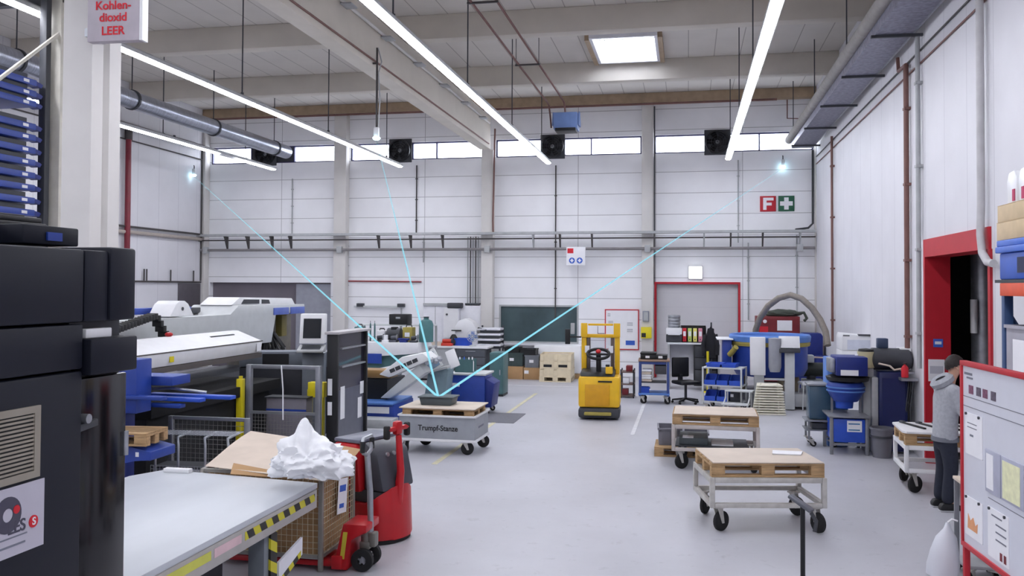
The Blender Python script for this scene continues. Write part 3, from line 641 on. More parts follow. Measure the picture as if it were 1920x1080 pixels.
MB().box(-0.03, -0.3, 1.90, -0.005, -0.06, 1.935, b=0.006, m=R3(rx=0.10, loc=(0, 0, 0))).build('bar_handle', darkgrey, d)
for z in (1.93, 1.0): MB().cyl((-0.03, -0.34, z), (0.01, -0.34, z), 0.022, n=14).build('latch', steel, d)
for z in (1.7, 0.6): MB().cyl((-0.03, -0.008, z), (-0.03, -0.008, z+0.12), 0.015, n=10).build('hinge', steel, d)
g = MB(); z0, z1, y0, y1 = 1.73, 2.035, -1.35, -0.655
g.box(0, y0, z0, 0.012, y1, z0+0.03).box(0, y0, z1-0.03, 0.012, y1, z1).box(0, y1-0.035, z0+0.03, 0.012, y1, z1-0.03).box(0, y0, z0+0.03, 0.012, y0+0.035, z1-0.03)
gf = g.build('vent_frame', mat('vent_beige', (150, 142, 130), 0.5), t)
g = MB()
for k in range(14): z = z0+0.036+k*0.0172; g.box(-0.002, y0+0.035, z, 0.009, y1-0.035, z+0.009)
g.build('louvre_slats', mat('vent_beige', (150, 142, 130), 0.5), gf)
MB().box(0.0005, y0+0.035, z0+0.03, 0.002, y1-0.035, z1-0.03).build('vent_painted_shade', black, gf)  # black sheet paints the shade behind the slats
p = MB().box(0.0005, -1.3, 1.43, 0.006, -0.62, 1.715).build('emblem_plate', mat('plate_pale', (190, 186, 198), 0.4, var=0.03), t)
e = MB(); e.lathe([(0.028, -0.001), (0.075, -0.001), (0.075, 0.002), (0.028, 0.002)], n=26, m=R3(ry=PI/2, loc=(0.0065, -0.83, 1.605)))
e.build('ring_emblem', mat('emblem_grey', (70, 68, 84), 0.4), p)
MB().cyl((0.006, -0.785, 1.62), (0.011, -0.785, 1.62), 0.018, n=16).build('red_dot', inkred, p)
MB().cyl((0.006, -0.685, 1.545), (0.010, -0.685, 1.545), 0.026, n=16).build('red_disc', inkred, p)
MB().box(0.006, -1.1, 1.505, 0.0078, -0.72, 1.511).box(0.006, -1.15, 1.47, 0.0078, -0.73, 1.478).build('print_line', ink, p)
text('LES', 0.07, mat('emblem_grey', (70, 68, 84), 0.4), p, (0.0075, -0.78, 1.545), (PI/2, 0, PI/2), bold=0.001)
text('S', 0.045, paper, p, (0.0108, -0.685, 1.545), (PI/2, 0, PI/2), bold=0.001)

t = thing('bellows_cover', 'black ribbed cover lying on top of the anthracite cabinet', 'cover', (-3.6, 3.5, 2.722))
m = MB()
for k in range(6): m.box(-0.55, -0.6, k*0.028, 0.42-0.02*(k % 2), 0.42-0.012*(k % 2), 0.024+k*0.028, b=0.006)
m.build('folds', black, t); MB().box(-0.5, -0.55, 0.168, 0.35, 0.35, 0.178, b=0.004).build('top_plate', darkgrey, t)
t = thing('control_box', 'small dark box at the far corner on top of the cabinet', 'box', (-3.05, 3.78, 2.742))
MB().box(-0.1, -0.25, 0, 0.06, 0.13, 0.09, b=0.008).build('casing', anthracite, t); MB().box(0.06, -0.1, 0.02, 0.07, 0.0, 0.06).build('blue_clip', blue, t)

# concrete column's hanging sign
t = thing('warning_sign', 'grey box sign with red lettering on the near concrete column', 'sign', (-5.40, 7.5, 5.25), 0.05)
MB().box(-0.27, 0, -0.36, 0.27, 0.09, 0.5, b=0.006).build('panel', mat('sign_grey', (176, 168, 176), 0.5), t)
MB().box(0.2701, 0.0, -0.36, 0.30, 0.1, 0.5).build('painted_lit_edge', machinewhite, t); MB().box(-0.31, 0.02, -0.3, -0.2705, 0.3, -0.22).build('bracket', steel, t)  # light falling on the sign's side is painted as a white strip
for k, (s_, z) in enumerate((('Kohlen-', -0.02), ('dioxid', -0.135), ('LEER', -0.265))): text(s_, 0.115, inkred, t, (0.0, -0.004, z), bold=0.0022)

# storage tower of blue trays behind the column
TX, TY = -7.8, 9.4
t = thing('storage_tower', 'tall rack post frame holding the blue trays at the far left', 'rack', (TX, TY, 0))
MB().box(-0.12, 0.28, 0, 0.1, 0.42, 7.0, b=0.01).build('post', mat('rack_cream', (212, 208, 196), 0.5), t)
MB().box(-0.1, 0.15, 0, 0.0, 0.24, 6.4, b=0.01).build('post', darkgrey, t)
MB().box(-1.6, 0.28, 0, -1.5, 0.42, 6.4, b=0.01).build('post', mat('rack_cream', (212, 208, 196), 0.5), t)
MB().cyl((0.05, -1.4, 4.3), (0.06, 0.35, 5.75), 0.025, n=8).build('diagonal_brace', mat('rack_cream', (212, 208, 196), 0.5), t)
MB().box(-1.6, 0.3, 6.1, 0.1, 0.4, 6.2).build('top_beam', darkgrey, t)
zs = [float(PX(62, v, TX)[2]) for v in (405, 382, 358, 335, 311, 288, 264, 243, 200, 181, 160)]
words = ['lowest', 'second lowest', 'third from the bottom', 'fourth from the bottom', 'fifth from the bottom', 'sixth from the bottom', 'seventh from the bottom', 'topmost of the lower group', 'lowest of the upper three', 'middle of the upper three', 'topmost of the upper three']
tr = None
for z, wd in zip(zs, words):
    lb = 'blue sheet metal tray in the storage rack, '+wd
    if tr is None:
        tr = thing('storage_tray', lb, 'tray', (TX, TY, z), 0, 'blue trays in the storage rack')
        MB().box(-1.45, -3.0, 0.0, 0.0, 0.0, 0.075, b=0.006).build('tray_body', blue, tr)
        MB().prism([(0.0, 0.02), (0.10, 0.0), (0.13, 0.04), (0.10, 0.055), (0.0, 0.07)], 'x', -0.14, -0.02).build('hook', darkblue, tr)
        MB().box(0.0005, -0.22, 0.02, 0.004, -0.13, 0.055).build('label_card', paper, tr)
        MB().box(-1.4, -2.9, 0.0755, -0.05, -0.1, 0.135).build('dark_gap_fill', darkgrey, tr)  # dark slab added so the gap above each tray reads as shade
    else: copy_tree(tr, (TX, TY, z), label=lb)

# lift table with hazard tape
t = thing('lift_table', 'white topped lift table with black and yellow hazard tape edge', 'table', (-3.9, 5.6, 0))
def L(x, y): return (x+3.9, y-5.6)
tabtop = mat('table_top_white', (196, 200, 206), 0.35, var=0.07, scale=2.2, stretch=(1, 0.3, 1))
MB().prism([L(-3.05, 4.07), L(-3.05, 7.0), L(-4.6, 7.22), L(-4.75, 6.9), L(-4.75, 4.07)], 'z', 0.855, 0.9, b=0.006).build('table_top', tabtop, t)
MB().box(*L(-3.16, 4.1), 0.70, *L(-3.045, 6.98), 0.853, b=0.006).build('side_beam', mat('beam_warm_grey', (176, 172, 168), 0.5), t)
for a, c in ((4.1, 4.72), (5.75, 6.93)): MB().box(*L(-3.044, a), 0.765, *L(-3.0425, c), 0.825).build('hazard_tape', hazard_y, t)
MB().box(*L(-3.044, 4.75), 0.765, *L(-3.0425, 5.3), 0.825).build('yellow_label', mat('label_yellow', (206, 206, 86), 0.5), t)
MB().box(*L(-3.044, 5.34), 0.765, *L(-3.0425, 5.7), 0.825).build('pink_label', mat('label_pink', (222, 190, 194), 0.5), t)
MB().box(*L(-4.55, 7.1), 0.9, *L(-4.3, 7.16), 0.935, b=0.004).build('end_stop', machinewhite, t)
for y in (4.5, 6.28):
    lg = MB().box(*L(-3.25, y-0.09), 0.0, *L(-3.12, y+0.09), 0.70, b=0.004).build('leg', mat('leg_slate', (120, 126, 134), 0.5), t)
    MB().box(*L(-3.119, y-0.02), 0.02, *L(-3.10, y+0.085), 0.70).build('hazard_strip', hazard_z, lg)
    MB().box(*L(-4.6, y-0.09), 0.0, *L(-4.47, y+0.09), 0.854, b=0.004).build('leg', mat('leg_slate', (120, 126, 134), 0.5), t)
MB().box(*L(-4.45, 4.2), 0.1, *L(-3.3, 6.2), 0.22, b=0.01).box(*L(-4.4, 4.3), 0.22, *L(-3.4, 6.1), 0.5, b=0.02).build('lift_base', darkgrey, t)
b_ = MB().prism([(-0.1, 0.42), (0.32, 0.5), (0.32, 0.36), (-0.1, 0.24)], 'x', *[L(x, 0)[0] for x in (-3.11, -3.09)], m=Matrix.Translation((0, 6.48-5.6, 0))).build('side_bracket', white, t)
MB().prism([(-0.06, 0.30), (0.29, 0.40), (0.29, 0.35), (-0.06, 0.25)], 'x', *[L(x, 0)[0] for x in (-3.0895, -3.088)], m=Matrix.Translation((0, 6.48-5.6, 0))).build('hazard_tape', hazard_y, b_)

# wire mesh container with cardboard and film
t = thing('mesh_container', 'steel wire mesh pallet box lined with cardboard behind the lift table', 'container', (-3.8, 7.85, 0))
a, c, zt = 0.6, 0.4, 0.87
for x in (-a, a-0.04):
    for y in (-c, c-0.04): MB().box(x, y, 0, x+0.04, y+0.04, zt, b=0.004).build('post', mat('container_grey', (150, 146, 140), 0.5, 0.3), t)
for z in (0.12, zt-0.03):
    m = MB().box(-a+0.041, -c, z, a-0.041, -c+0.03, z+0.03).box(-a+0.041, c-0.03, z, a-0.041, c, z+0.03).box(-a, -c+0.041, z, -a+0.03, c-0.041, z+0.03).box(a-0.03, -c+0.041, z, a, c-0.041, z+0.03)
    m.build('frame', mat('container_grey', (150, 146, 140), 0.5, 0.3), t)
wm = mat('mesh_wire', (186, 174, 148), 0.5, 0.3)
wire_panel(MB(), (-a+0.04, -c+0.012, 0.15), (1, 0, 0), (0, 0, 1), 2*a-0.08, zt-0.18, 0.05).build('mesh_panel', wm, t)
wire_panel(MB(), (a-0.012, -c+0.04, 0.15), (0, 1, 0), (0, 0, 1), 2*c-0.08, zt-0.18, 0.05).build('mesh_panel', wm, t)
wire_panel(MB(), (-a+0.04, c-0.012, 0.15), (1, 0, 0), (0, 0, 1), 2*a-0.08, zt-0.18, 0.1).build('mesh_panel', wm, t)
wire_panel(MB(), (-a+0.012, -c+0.04, 0.15), (0, 1, 0), (0, 0, 1), 2*c-0.08, zt-0.18, 0.1).build('mesh_panel', wm, t)
MB().box(-a+0.04, -c+0.04, 0.10, a-0.04, c-0.04, 0.12).build('base_plate', greysteel, t)
pc_ = MB().box(a+0.001, -0.12, 0.42, a+0.006, 0.1, 0.74, m=R3(rx=-0.12)).build('paper_tag', paper, t)
for q in ((-0.09, 0.62, 0.06, 0.68), (-0.08, 0.47, 0.03, 0.51)): MB().box(a+0.006, q[0], q[1], a+0.0075, q[2], q[3], m=R3(rx=-0.12)).build('print', inkblue, pc_)
t = thing('cardboard_liner', 'brown cardboard lining standing inside the wire mesh box', 'cardboard', (-3.8, 7.85, 0.122))
for q in ((-0.55, -0.355, 0.55, -0.348), (-0.55, 0.348, 0.55, 0.355), (-0.55, -0.345, -0.543, 0.345), (0.543, -0.345, 0.55, 0.345)): MB().box(q[0], q[1], 0, q[2], q[3], 0.70).build('side', card, t)
def bent(p, wob, nu=10, nv=8):
    P0, P1, P2, P3 = [Vector(q) for q in p]
    def f(u, v):
        q = P0*(1-u)*(1-v)+P1*u*(1-v)+P2*u*v+P3*(1-u)*v
        return q+Vector((0, 0, wob*math.sin(u*2.6+v*1.7)*math.sin(PI*v)))
    return f
q = [PZ(385, 873, 0.95), PZ(612, 902, 0.905), PZ(672, 838, 0.93), PZ(470, 808, 1.06)]
tag(MB().sheet(bent(q, 0.02), 10, 8, 0.006).build('cardboard_sheet', cardlight), 'large flattened pale cardboard sheet spread over the wire box', 'cardboard')
q = [PZ(432, 888, 0.915), PZ(550, 897, 0.895), PZ(548, 889, 0.93), PZ(438, 868, 0.97)]
tag(MB().sheet(bent(q, 0.005), 8, 4, 0.006).build('cardboard_sheet', card), 'darker folded brown cardboard piece at the front of the wire box', 'cardboard')
q = [PZ(600, 898, 0.93), PZ(625, 897, 0.92), PZ(676, 842, 0.96), PZ(640, 835, 0.975)]
tag(MB().sheet(bent(q, 0.015), 6, 6, 0.006).build('cardboard_sheet', card), 'narrow cardboard strip at the right edge of the wire box', 'cardboard')
from mathutils import noise as NZ
m = MB(); c0 = Vector(PZ(578, 868, 1.1)); bmesh.ops.create_icosphere(m.bm, subdivisions=5, radius=1)
for v in m.bm.verts:
    d = v.co.normalized(); n1 = NZ.noise(d*1.7+Vector((3, 1, 5))); n2 = abs(NZ.noise(d*2.9)); n3 = NZ.noise(d*7)
    r = 1+0.40*n1-0.42*n2+0.08*n3
    pk = max(0, d.dot(Vector((-0.12, 0.1, 1)).normalized()))**14*0.6
    q = Vector((d.x*0.33*r, d.y*0.27*r, d.z*0.20*(r+pk*1.5)))
    if q.z < -0.10: q.z = -0.10-0.1*(q.z+0.10)
    v.co = c0+q
tag(m.build('film_bundle', film, angle=55), 'crumpled heap of white packing film on the pale cardboard sheet', 'packing film')

# red electric pallet truck
t = thing('electric_pallet_truck', 'red electric pallet truck with upright tiller behind the wire box', 'truck', (-2.98, 8.6, 0), -0.35)
out = [(-0.5, -0.28), (-0.05, -0.30)]+[(0.0+0.2*math.cos(a), 0.30*math.sin(a)) for a in [(-PI/2+PI*k/14) for k in range(15)]]+[(-0.5, 0.28)]
m = MB().prism(out, 'z', 0.04, 0.40, b=0.02)
for v in m.bm.verts:
    if v.co.z > 0.2: v.co.z += 0.28*max(0.0, v.co.x+0.02)/0.22*0.6; v.co.x -= 0.03*max(0, v.co.x)/0.2
m.build('base_skirt', red, t)
MB().prism([(x*0.93, y*0.93) for x, y in out], 'z', 0.005, 0.04).build('bumper', rubber, t)
MB().prism([(x*0.86-0.02, y*0.84) for x, y in out], 'z', 0.39, 0.52, b=0.02).build('lower_body', darkgrey, t)
MB().prism([(-0.46, 0.5), (-0.12, 0.5), (-0.16, 0.98), (-0.46, 0.98)], 'y', -0.31, 0.31, b=0.03).build('battery_cover', red, t)
MB().prism([(-0.115, 0.52), (0.14, 0.52), (0.05, 0.9), (-0.12, 1.0)], 'y', -0.25, 0.25, b=0.03).build('drive_console', mat('console_grey', (66, 68, 76), 0.4), t)
MB().box(-0.47, -0.3, 0.98, -0.13, 0.3, 1.02, b=0.015).build('lid', mat('lid_slate', (92, 94, 112), 0.35), t)
ti = MB().tube([(0.13, -0.02, 0.34), (0.17, -0.02, 0.7), (0.14, -0.02, 1.06)], 0.05, 12, 0.03).build('tiller', red, t)
MB().box(0.09, -0.07, 1.06, 0.16, 0.03, 1.2, b=0.025).box(0.1, -0.2, 1.1, 0.15, 0.16, 1.15, b=0.02).build('tiller_head', red, ti)
for s in (-0.2, 0.12): MB().box(0.09, s-0.01, 1.03, 0.15, s+0.05, 1.17, b=0.02).build('grip', black, ti)
for y in (-0.27, 0.09): MB().box(-1.45, y, 0.06, -0.45, y+0.18, 0.11, b=0.01).build('fork', red, t)
for s in (-0.1, 0.0, 0.1): MB().cyl((0.03, s, 0.86), (0.075, s, 0.87), 0.022, n=12).build('button', steel, t)

# hand pallet jack
t = thing('pallet_jack', 'red hand pallet jack with upright grey handle in front of the electric truck', 'pallet jack', (-2.86, 7.66, 0), 0.0)
for y in (-0.1, 0.1):
    wv = MB().lathe([(0.04, -0.028), (0.075, -0.03), (0.1, -0.024), (0.1, 0.024), (0.075, 0.03), (0.04, 0.028)], n=24, m=R3(rx=PI/2, loc=(0, y, 0.1))).build('steer_wheel', rubber, t)
    m = MB().lathe([(0.001, -0.02), (0.022, -0.02), (0.022, 0.02), (0.001, 0.02)], n=12, m=R3(rx=PI/2, loc=(0, y, 0.1)))
    for k in range(5): m.box(-0.008, -0.015, 0.02, 0.008, 0.015, 0.072, m=R3(loc=(0, y, 0.1)) @ R3(ry=k*2*PI/5))
    m.build('spokes', steel, wv)
MB().cyl((0, -0.08, 0.1), (0, 0.08, 0.1), 0.02).box(-0.05, -0.06, 0.18, 0.05, 0.06, 0.25, b=0.015).cyl((0, 0, 0.24), (0, 0, 0.42), 0.05, n=18).box(0.03, -0.05, 0.2, 0.1, 0.05, 0.33, b=0.015).build('hydraulic_pump', mat('pump_grey', (128, 126, 120), 0.45, 0.3), t)
MB().tube([(0.04, 0, 0.33), (0.03, 0, 0.7), (0.0, 0, 1.03)], 0.027, 10).build('handle_tube', steel, t)
hl = MB().tube([(0.0, 0, 1.02), (0, -0.1, 1.05), (0.0, -0.12, 1.15), (0, -0.1, 1.18), (0, 0.1, 1.18), (0, 0.12, 1.15), (0, 0.1, 1.05), (0, 0, 1.02)], 0.018, 8, closed=False).build('handle_loop', steel, t)
for y in (-0.12, 0.12): MB().cyl((0, y, 1.06), (0, y, 1.16), 0.023, n=10).build('rubber_grip', black, hl)
MB().prism([(-0.26, 0.02), (-0.12, 0.02), (-0.09, 0.30), (0.06, 0.36), (0.06, 0.43), (-0.16, 0.43)], 'y', -0.17, 0.17, b=0.012).build('fork_frame', red, t)
MB().prism([(-0.185, 0.12), (-0.145, 0.12), (-0.115, 0.36), (-0.155, 0.36)], 'y', -0.174, -0.171).build('yellow_label', mat('label_olive', (206, 190, 60), 0.5), t)
for y in (-0.16, 0.06): MB().box(-1.3, y, 0.04, -0.2, y+0.14, 0.09, b=0.01).build('fork', red, t)
MB().box(-0.26, -0.2, 0.03, -0.16, 0.22, 0.15, b=0.012).build('cross_beam', red, t)

# ================================================================== PUNCHING MACHINE, LEFT MIDDLE GROUND
t = thing('punching_machine', 'large pale grey sheet metal punching machine along the left side', 'machine', (-8.0, 14.0, 0))
Q = [(-4.1, -0.02+1.5), (2.1, 1.45), (2.25, 2.02), (3.6, 2.0), (3.6, 2.17), (0.75, 2.2), (0.5, 2.02), (-4.1, 2.05)]
MB().prism(Q, 'x', -0.9, 0.0, b=0.02).build('c_frame', machine, t)
MB().box(-0.9, -4.1, 0, -0.05, 4.1, 1.0, b=0.02).build('lower_frame', darkgrey, t)
MB().box(-0.9, 2.0, 1.0, -0.55, 4.1, 2.0).build('head_back_plate', mat('head_khaki', (104, 100, 92), 0.6, var=0.2), t)
MB().prism([(0.7, 2.2), (3.35, 2.17), (3.2, 2.3), (1.0, 2.34)], 'x', -0.75, -0.1, b=0.02).build('head_cover', machinewhite, t)
MB().prism([(1.05, 2.215), (1.75, 2.21), (1.75, 2.29), (1.15, 2.3)], 'x', -0.1, -0.094).prism([(1.85, 2.21), (2.2, 2.205), (2.15, 2.28), (1.85, 2.29)], 'x', -0.1, -0.094).build('cover_slot', darkgrey, t)
for y in (2.15, 2.9): MB().box(-0.02, y, 1.98, 0.02, y+0.66, 2.12, b=0.008, m=R3(ry=0.0)).build('flap', mat('flap_blue', (92, 112, 190), 0.45), t)
MB().prism([(0.97, 1.44), (1.0, 1.63), (0.55, 1.80), (0.45, 1.80), (0.45, 1.44)], 'y', -3.9, -0.25, b=0.012, m=R3(rz=0)).build('guard_beam', machinewhite, t)
MB().box(0.45, -3.9, 1.36, 0.99, -0.25, 1.435).box(0.985, -3.9, 1.625, 1.005, -0.25, 1.64).build('guard_base_strip', mat('strip_brown', (88, 82, 80), 0.6), t)
MB().box(0.995, -0.45, 1.47, 1.003, -0.3, 1.6).build('label_plate', paper, t); MB().box(0.99, -2.95, 1.49, 0.998, -2.85, 1.57).build('warning_label', safety, t)
MB().prism([(-1.4, 1.72), (-0.6, 1.72), (-0.65, 1.76), (-1.35, 1.76)], 'x', 0.66, 0.7).build('handle_bar', darkgrey, t)
m = MB()
for k in range(26):
    s = k/25; y = -3.9+1.8*s; z = 1.83+0.28*min(1, s*1.15) if s < 0.86 else 2.11-2.0*(s-0.86)
    m.box(0.25, y, z-0.045, 0.4, y+0.075, z+0.045, b=0.008)
m.build('cable_chain', black, t)
MB().ball((0.5, -2.2, 1.83), 0.06, (1, 1, 0.6), 2).build('emergency_button', red, t)
MB().box(0.02, -3.9, 0.86, 1.35, -0.3, 1.02, b=0.01).build('brush_table', mat('brush_black', (14, 14, 17), 0.95), t)
MB().box(0.1, -3.85, 0.0, 1.25, -0.5, 0.855).build('table_skirt', mat('skirt_black', (17, 18, 22), 0.8), t)
m = MB()
for k in range(30):
    a = random.uniform(0, 2*PI); r = random.uniform(0.05, 0.3); y = 2.55+r*math.cos(a)*1.6; x = -0.25+r*math.sin(a)
    m.tube([(x, y, 1.02), (x+random.uniform(-.1, .15), y+random.uniform(-.1, .1), 1.3), (x*0.4-.2, 2.6+(y-2.6)*0.5, 1.62)], 0.022, 6)
m.build('tool_hoses', black, t)
MB().lathe([(0.001, 0), (0.36, 0), (0.36, 0.14), (0.28, 0.2), (0.28, 0.3), (0.001, 0.3)], c=(-0.3, 2.7, 1.0), n=26).build('tool_turret', mat('turret', (70, 72, 74), 0.35, 0.6), t)
MB().box(-0.45, 3.15, 1.5, -0.3, 3.4, 1.95, b=0.02).build('tool_arm', mat('arm_olive', (116, 106, 56), 0.6), t)
MB().prism([(-1.15, 2.05), (-0.45, 2.05), (-0.62, 2.25), (-0.72, 2.30), (-0.88, 2.30), (-0.98, 2.25)], 'x', -0.55, -0.15, b=0.015).build('drive_dome', machinewhite, t)
MB().cyl((-0.14, -0.8, 2.17), (-0.15, -0.8, 2.17), 0.03, n=10).build('dome_screw', darkgrey, t)
for y0, y1, z, m_ in ((-3.2, -1.5, 2.06, darkblue), (-1.7, 0.3, 2.08, blue), (0.2, 0.6, 2.06, darkgrey)): MB().box(-0.85, y0, z, -0.65, y1, z+0.1, b=0.01).build('rear_rail', m_, t)

t = thing('control_terminal', 'grey operator terminal with dark screen beside the punching machine', 'terminal', (-6.26, 14.1, 0), 0.25)
MB().box(-0.17, -0.02, 0, 0.2, 0.25, 1.42, b=0.015).build('pedestal', mat('pedestal_grey', (110, 116, 126), 0.5), t)
s_ = MB().prism([(-0.1, 1.58), (0.18, 1.58), (0.22, 2.08), (0.02, 2.08)], 'x', -0.21, 0.21, b=0.015).build('screen_housing', machinewhite, t)
MB().box(-0.15, 0, 0, 0.15, 0.012, 0.34, m=R3(rx=-0.235, loc=(0, -0.085, 1.67))).build('screen', screen, s_)
MB().prism([(-0.28, 1.44), (0.05, 1.44), (0.05, 1.56), (-0.28, 1.48)], 'x', -0.22, 0.22, b=0.01).build('key_shelf', greysteel, t)
MB().box(-0.16, -0.18, 0, 0.16, 0.0, 0.012, m=R3(rx=0.24, loc=(0, -0.06, 1.522))).build('keyboard', darkgrey, t)
MB().box(-1.3, 0.3, 0.0, 0.45, 0.72, 1.15, b=0.02).build('machine_pedestal', mat('pedestal_dark', (40, 42, 50), 0.6), t); MB().box(-1.3, 0.28, 1.155, 0.45, 0.72, 1.42, b=0.02).build('machine_bed', mat('pedestal_grey', (110, 116, 126), 0.5), t)
MB().box(-0.9, 0.272, 1.2, -0.45, 0.279, 1.38).build('service_opening', black, t)

t = thing('safety_partition', 'tall dark glazed safety partition beside the aluminium gate frame', 'partition', (-5.2, 12.62, 0))
MB().box(-0.17, 0.0, 0.03, 0.0, 0.07, 1.82, b=0.008).build('post', black, t); MB().box(-0.17, 1.24, 0.03, 0.0, 1.3, 1.82, b=0.008).build('post', black, t)
MB().box(-0.2, -0.03, 1.82, 0.03, 1.36, 1.86, b=0.008).build('top_plate', mat('plate_pale_top', (180, 176, 178), 0.4), t)
MB().box(-0.12, 0.072, 0.05, -0.05, 1.238, 0.95).build('lower_panel', mat('panel_slate', (94, 96, 110), 0.35), t)
MB().box(-0.12, 0.072, 0.953, -0.05, 1.238, 1.815).build('dark_pane', mat('smoked_pane', (46, 44, 58), 0.12, var=0.2, scale=3), t)
for z in (1.3, 1.58): MB().box(-0.05, 0.2, z, 0.0, 1.2, z+0.025).build('shelf_bar', steel, t)
for y, z0, z1 in ((0.25, 0.5, 1.0), (0.98, 0.42, 0.75), (1.08, 0.8, 1.0)): MB().box(-0.049, y, z0, -0.045, y+0.17, z1).build('paper_sheet', paper, t)
for y in (0.02, 1.26): MB().box(-0.2, y, 0, 0.03, y+0.05, 0.03).build('foot', darkgrey, t)
MB().box(-0.15, -0.004, 0.9, -0.08, 0.0, 1.15).box(-0.15, -0.004, 0.6, -0.08, 0.0, 0.8).build('paper_strip', paper, t)

t = thing('safety_gate', 'aluminium profile gate frame with wire mesh infill by the punching machine', 'fence', (-5.97, 12.42, 0))
al = mat('aluminium_profile', (148, 150, 156), 0.35, 0.6)
for x in (-0.6, 0.52): MB().box(x, -0.04, 0, x+0.08, 0.04, 1.36, b=0.005).build('post', al, t)
MB().box(-0.519, -0.03, 1.3, 0.519, 0.03, 1.36, b=0.005).build('top_bar', al, t)
MB().box(-0.519, -0.02, 0.62, 0.519, 0.02, 0.66).build('middle_bar', al, t)
wire_panel(MB(), (-0.51, 0.0, 0.08), (1, 0, 0), (0, 0, 1), 1.02, 0.54, 0.05).build('mesh_panel', mat('mesh_dark', (120, 118, 118), 0.5, 0.4), t)
MB().tube([(-0.02, -0.05, 1.36), (0.02, -0.07, 1.0), (0.03, -0.08, 0.55)], 0.01, 6).build('white_cord', paper, t)
tag(MB().box(-6.72, 12.36, 0, -6.62, 12.46, 1.14, b=0.01).cyl((-6.67, 12.41, 1.14), (-6.67, 12.41, 1.18), 0.03).build('light_curtain', safety), 'slim yellow light curtain post left of the aluminium gate frame', 'safety post')
t = thing('hinge_post', 'yellow bracket post behind the right side of the gate frame', 'safety post', (-5.75, 13.3, 0))
MB().box(-0.05, -0.05, 0, 0.05, 0.05, 1.0, b=0.01).build('post', safety, t); MB().box(-0.2, -0.07, 0.78, 0.08, 0.07, 1.02, b=0.01).box(-0.22, -0.04, 0.5, -0.16, 0.04, 0.9).build('bracket', safety, t)
t = thing('sheet_crate', 'low grey metal box standing behind the aluminium gate frame', 'box', (-6.2, 13.15, 0))
MB().box(-0.36, -0.12, 0, 0.32, 0.12, 0.78, b=0.01).build('body', mat('crate_grey', (128, 124, 134), 0.5), t); MB().box(-0.36, -0.124, 0.58, 0.32, -0.1201, 0.61).build('blue_band', blue, t); MB().box(-0.38, -0.14, 0.78, 0.34, 0.14, 0.8).build('lid', darkgrey, t)
t = thing('mesh_fence', 'low wire mesh fence running left from the gate frame', 'fence', (-6.02, 10.45, 0), 0.0)
for x in (-0.57, 0.5): MB().box(x-0.03, -0.03, 0, x+0.03, 0.03, 0.86, b=0.004).build('post', al, t)
for z in (0.82, 0.1): MB().box(-0.539, -0.02, z, 0.469, 0.02, z+0.04).build('rail', al, t)
wire_panel(MB(), (-0.535, 0, 0.145), (1, 0, 0), (0, 0, 1), 1.0, 0.67, 0.06).build('mesh_panel', mat('mesh_dark', (120, 118, 118), 0.5, 0.4), t)

# blue loader with its arms and the pallet on it
t = thing('sheet_loader', 'blue sheet loading device with flat lifting arms left of the mesh trolley', 'loader', (-6.3, 9.4, 0))
MB().box(-0.75, -0.05, 0.0, -0.3, 0.3, 1.05, b=0.015).build('pedestal', darkblue, t)
MB().box(-0.75, -0.1, 1.05, -0.02, 0.2, 1.68, b=0.012).build('lifting_box', blue, t); MB().box(-0.5, 0.21, 1.35, 0.25, 0.6, 1.46, b=0.01).build('carriage', blue, t)
for x0, x1, y, z in ((-0.4, 0.35, -0.15, 1.22), (-0.5, 0.32, 0.25, 1.08), (-0.3, 0.55, 0.32, 1.15), (-0.3, 0.85, 0.5, 1.17)): MB().box(x0, y, z, x1, y+0.12, z+0.045, b=0.008, m=R3(rz=-0.05)).build('lifting_arm', brightblue if y > 0.3 else blue, t)
MB().tube([(-0.4, 0.25, 1.28), (0.1, 0.4, 1.3), (0.5, 0.55, 1.24)], 0.018, 7).build('air_hose', steel, t)
MB().prism([(-0.75, 0.35), (0.3, 0.62), (0.5, 0.62), (0.5, 0.72), (0.2, 0.78), (-0.75, 0.78)], 'y', -0.6, -0.11, b=0.01).build('fork_deck', blue, t)
MB().box(-0.75, -0.55, 0, -0.1, -0.15, 0.5, b=0.01).build('base', darkblue, t)
MB().box(0.32, -0.603, 0.66, 0.36, -0.6, 0.71).build('label_card', paper, t)
make_pallet('worn wooden pallet resting on the blue loader deck at the left', (-6.45, 8.95, 0.782), 0.1, 1.2, 0.5)
t = thing('mesh_trolley', 'low wire mesh trolley with bent tube legs before the fence', 'trolley', (-6.0, 10.1, 0), 0.06)
for x in (-0.45, -0.15, 0.2, 0.5):
    MB().tube([(x, -0.2, 0), (x, -0.2, 0.6), (x-0.03, -0.16, 0.68), (x-0.03, 0.15, 0.7)], 0.016, 7).build('leg', steel, t)
m = MB(); wire_panel(m, (-0.5, -0.15, 0.71), (1, 0, 0), (0, 1, 0), 1.02, 0.32, 0.045); m.build('top_mesh', steel, t)
m = MB(); wire_panel(m, (-0.5, -0.22, 0.08), (1, 0, 0), (0, 0, 1), 1.02, 0.26, 0.04); m.build('lower_mesh', steel, t)
MB().box(-0.5, -0.2, 0.3, 0.5, 0.18, 0.32).build('lower_shelf', darkgrey, t)
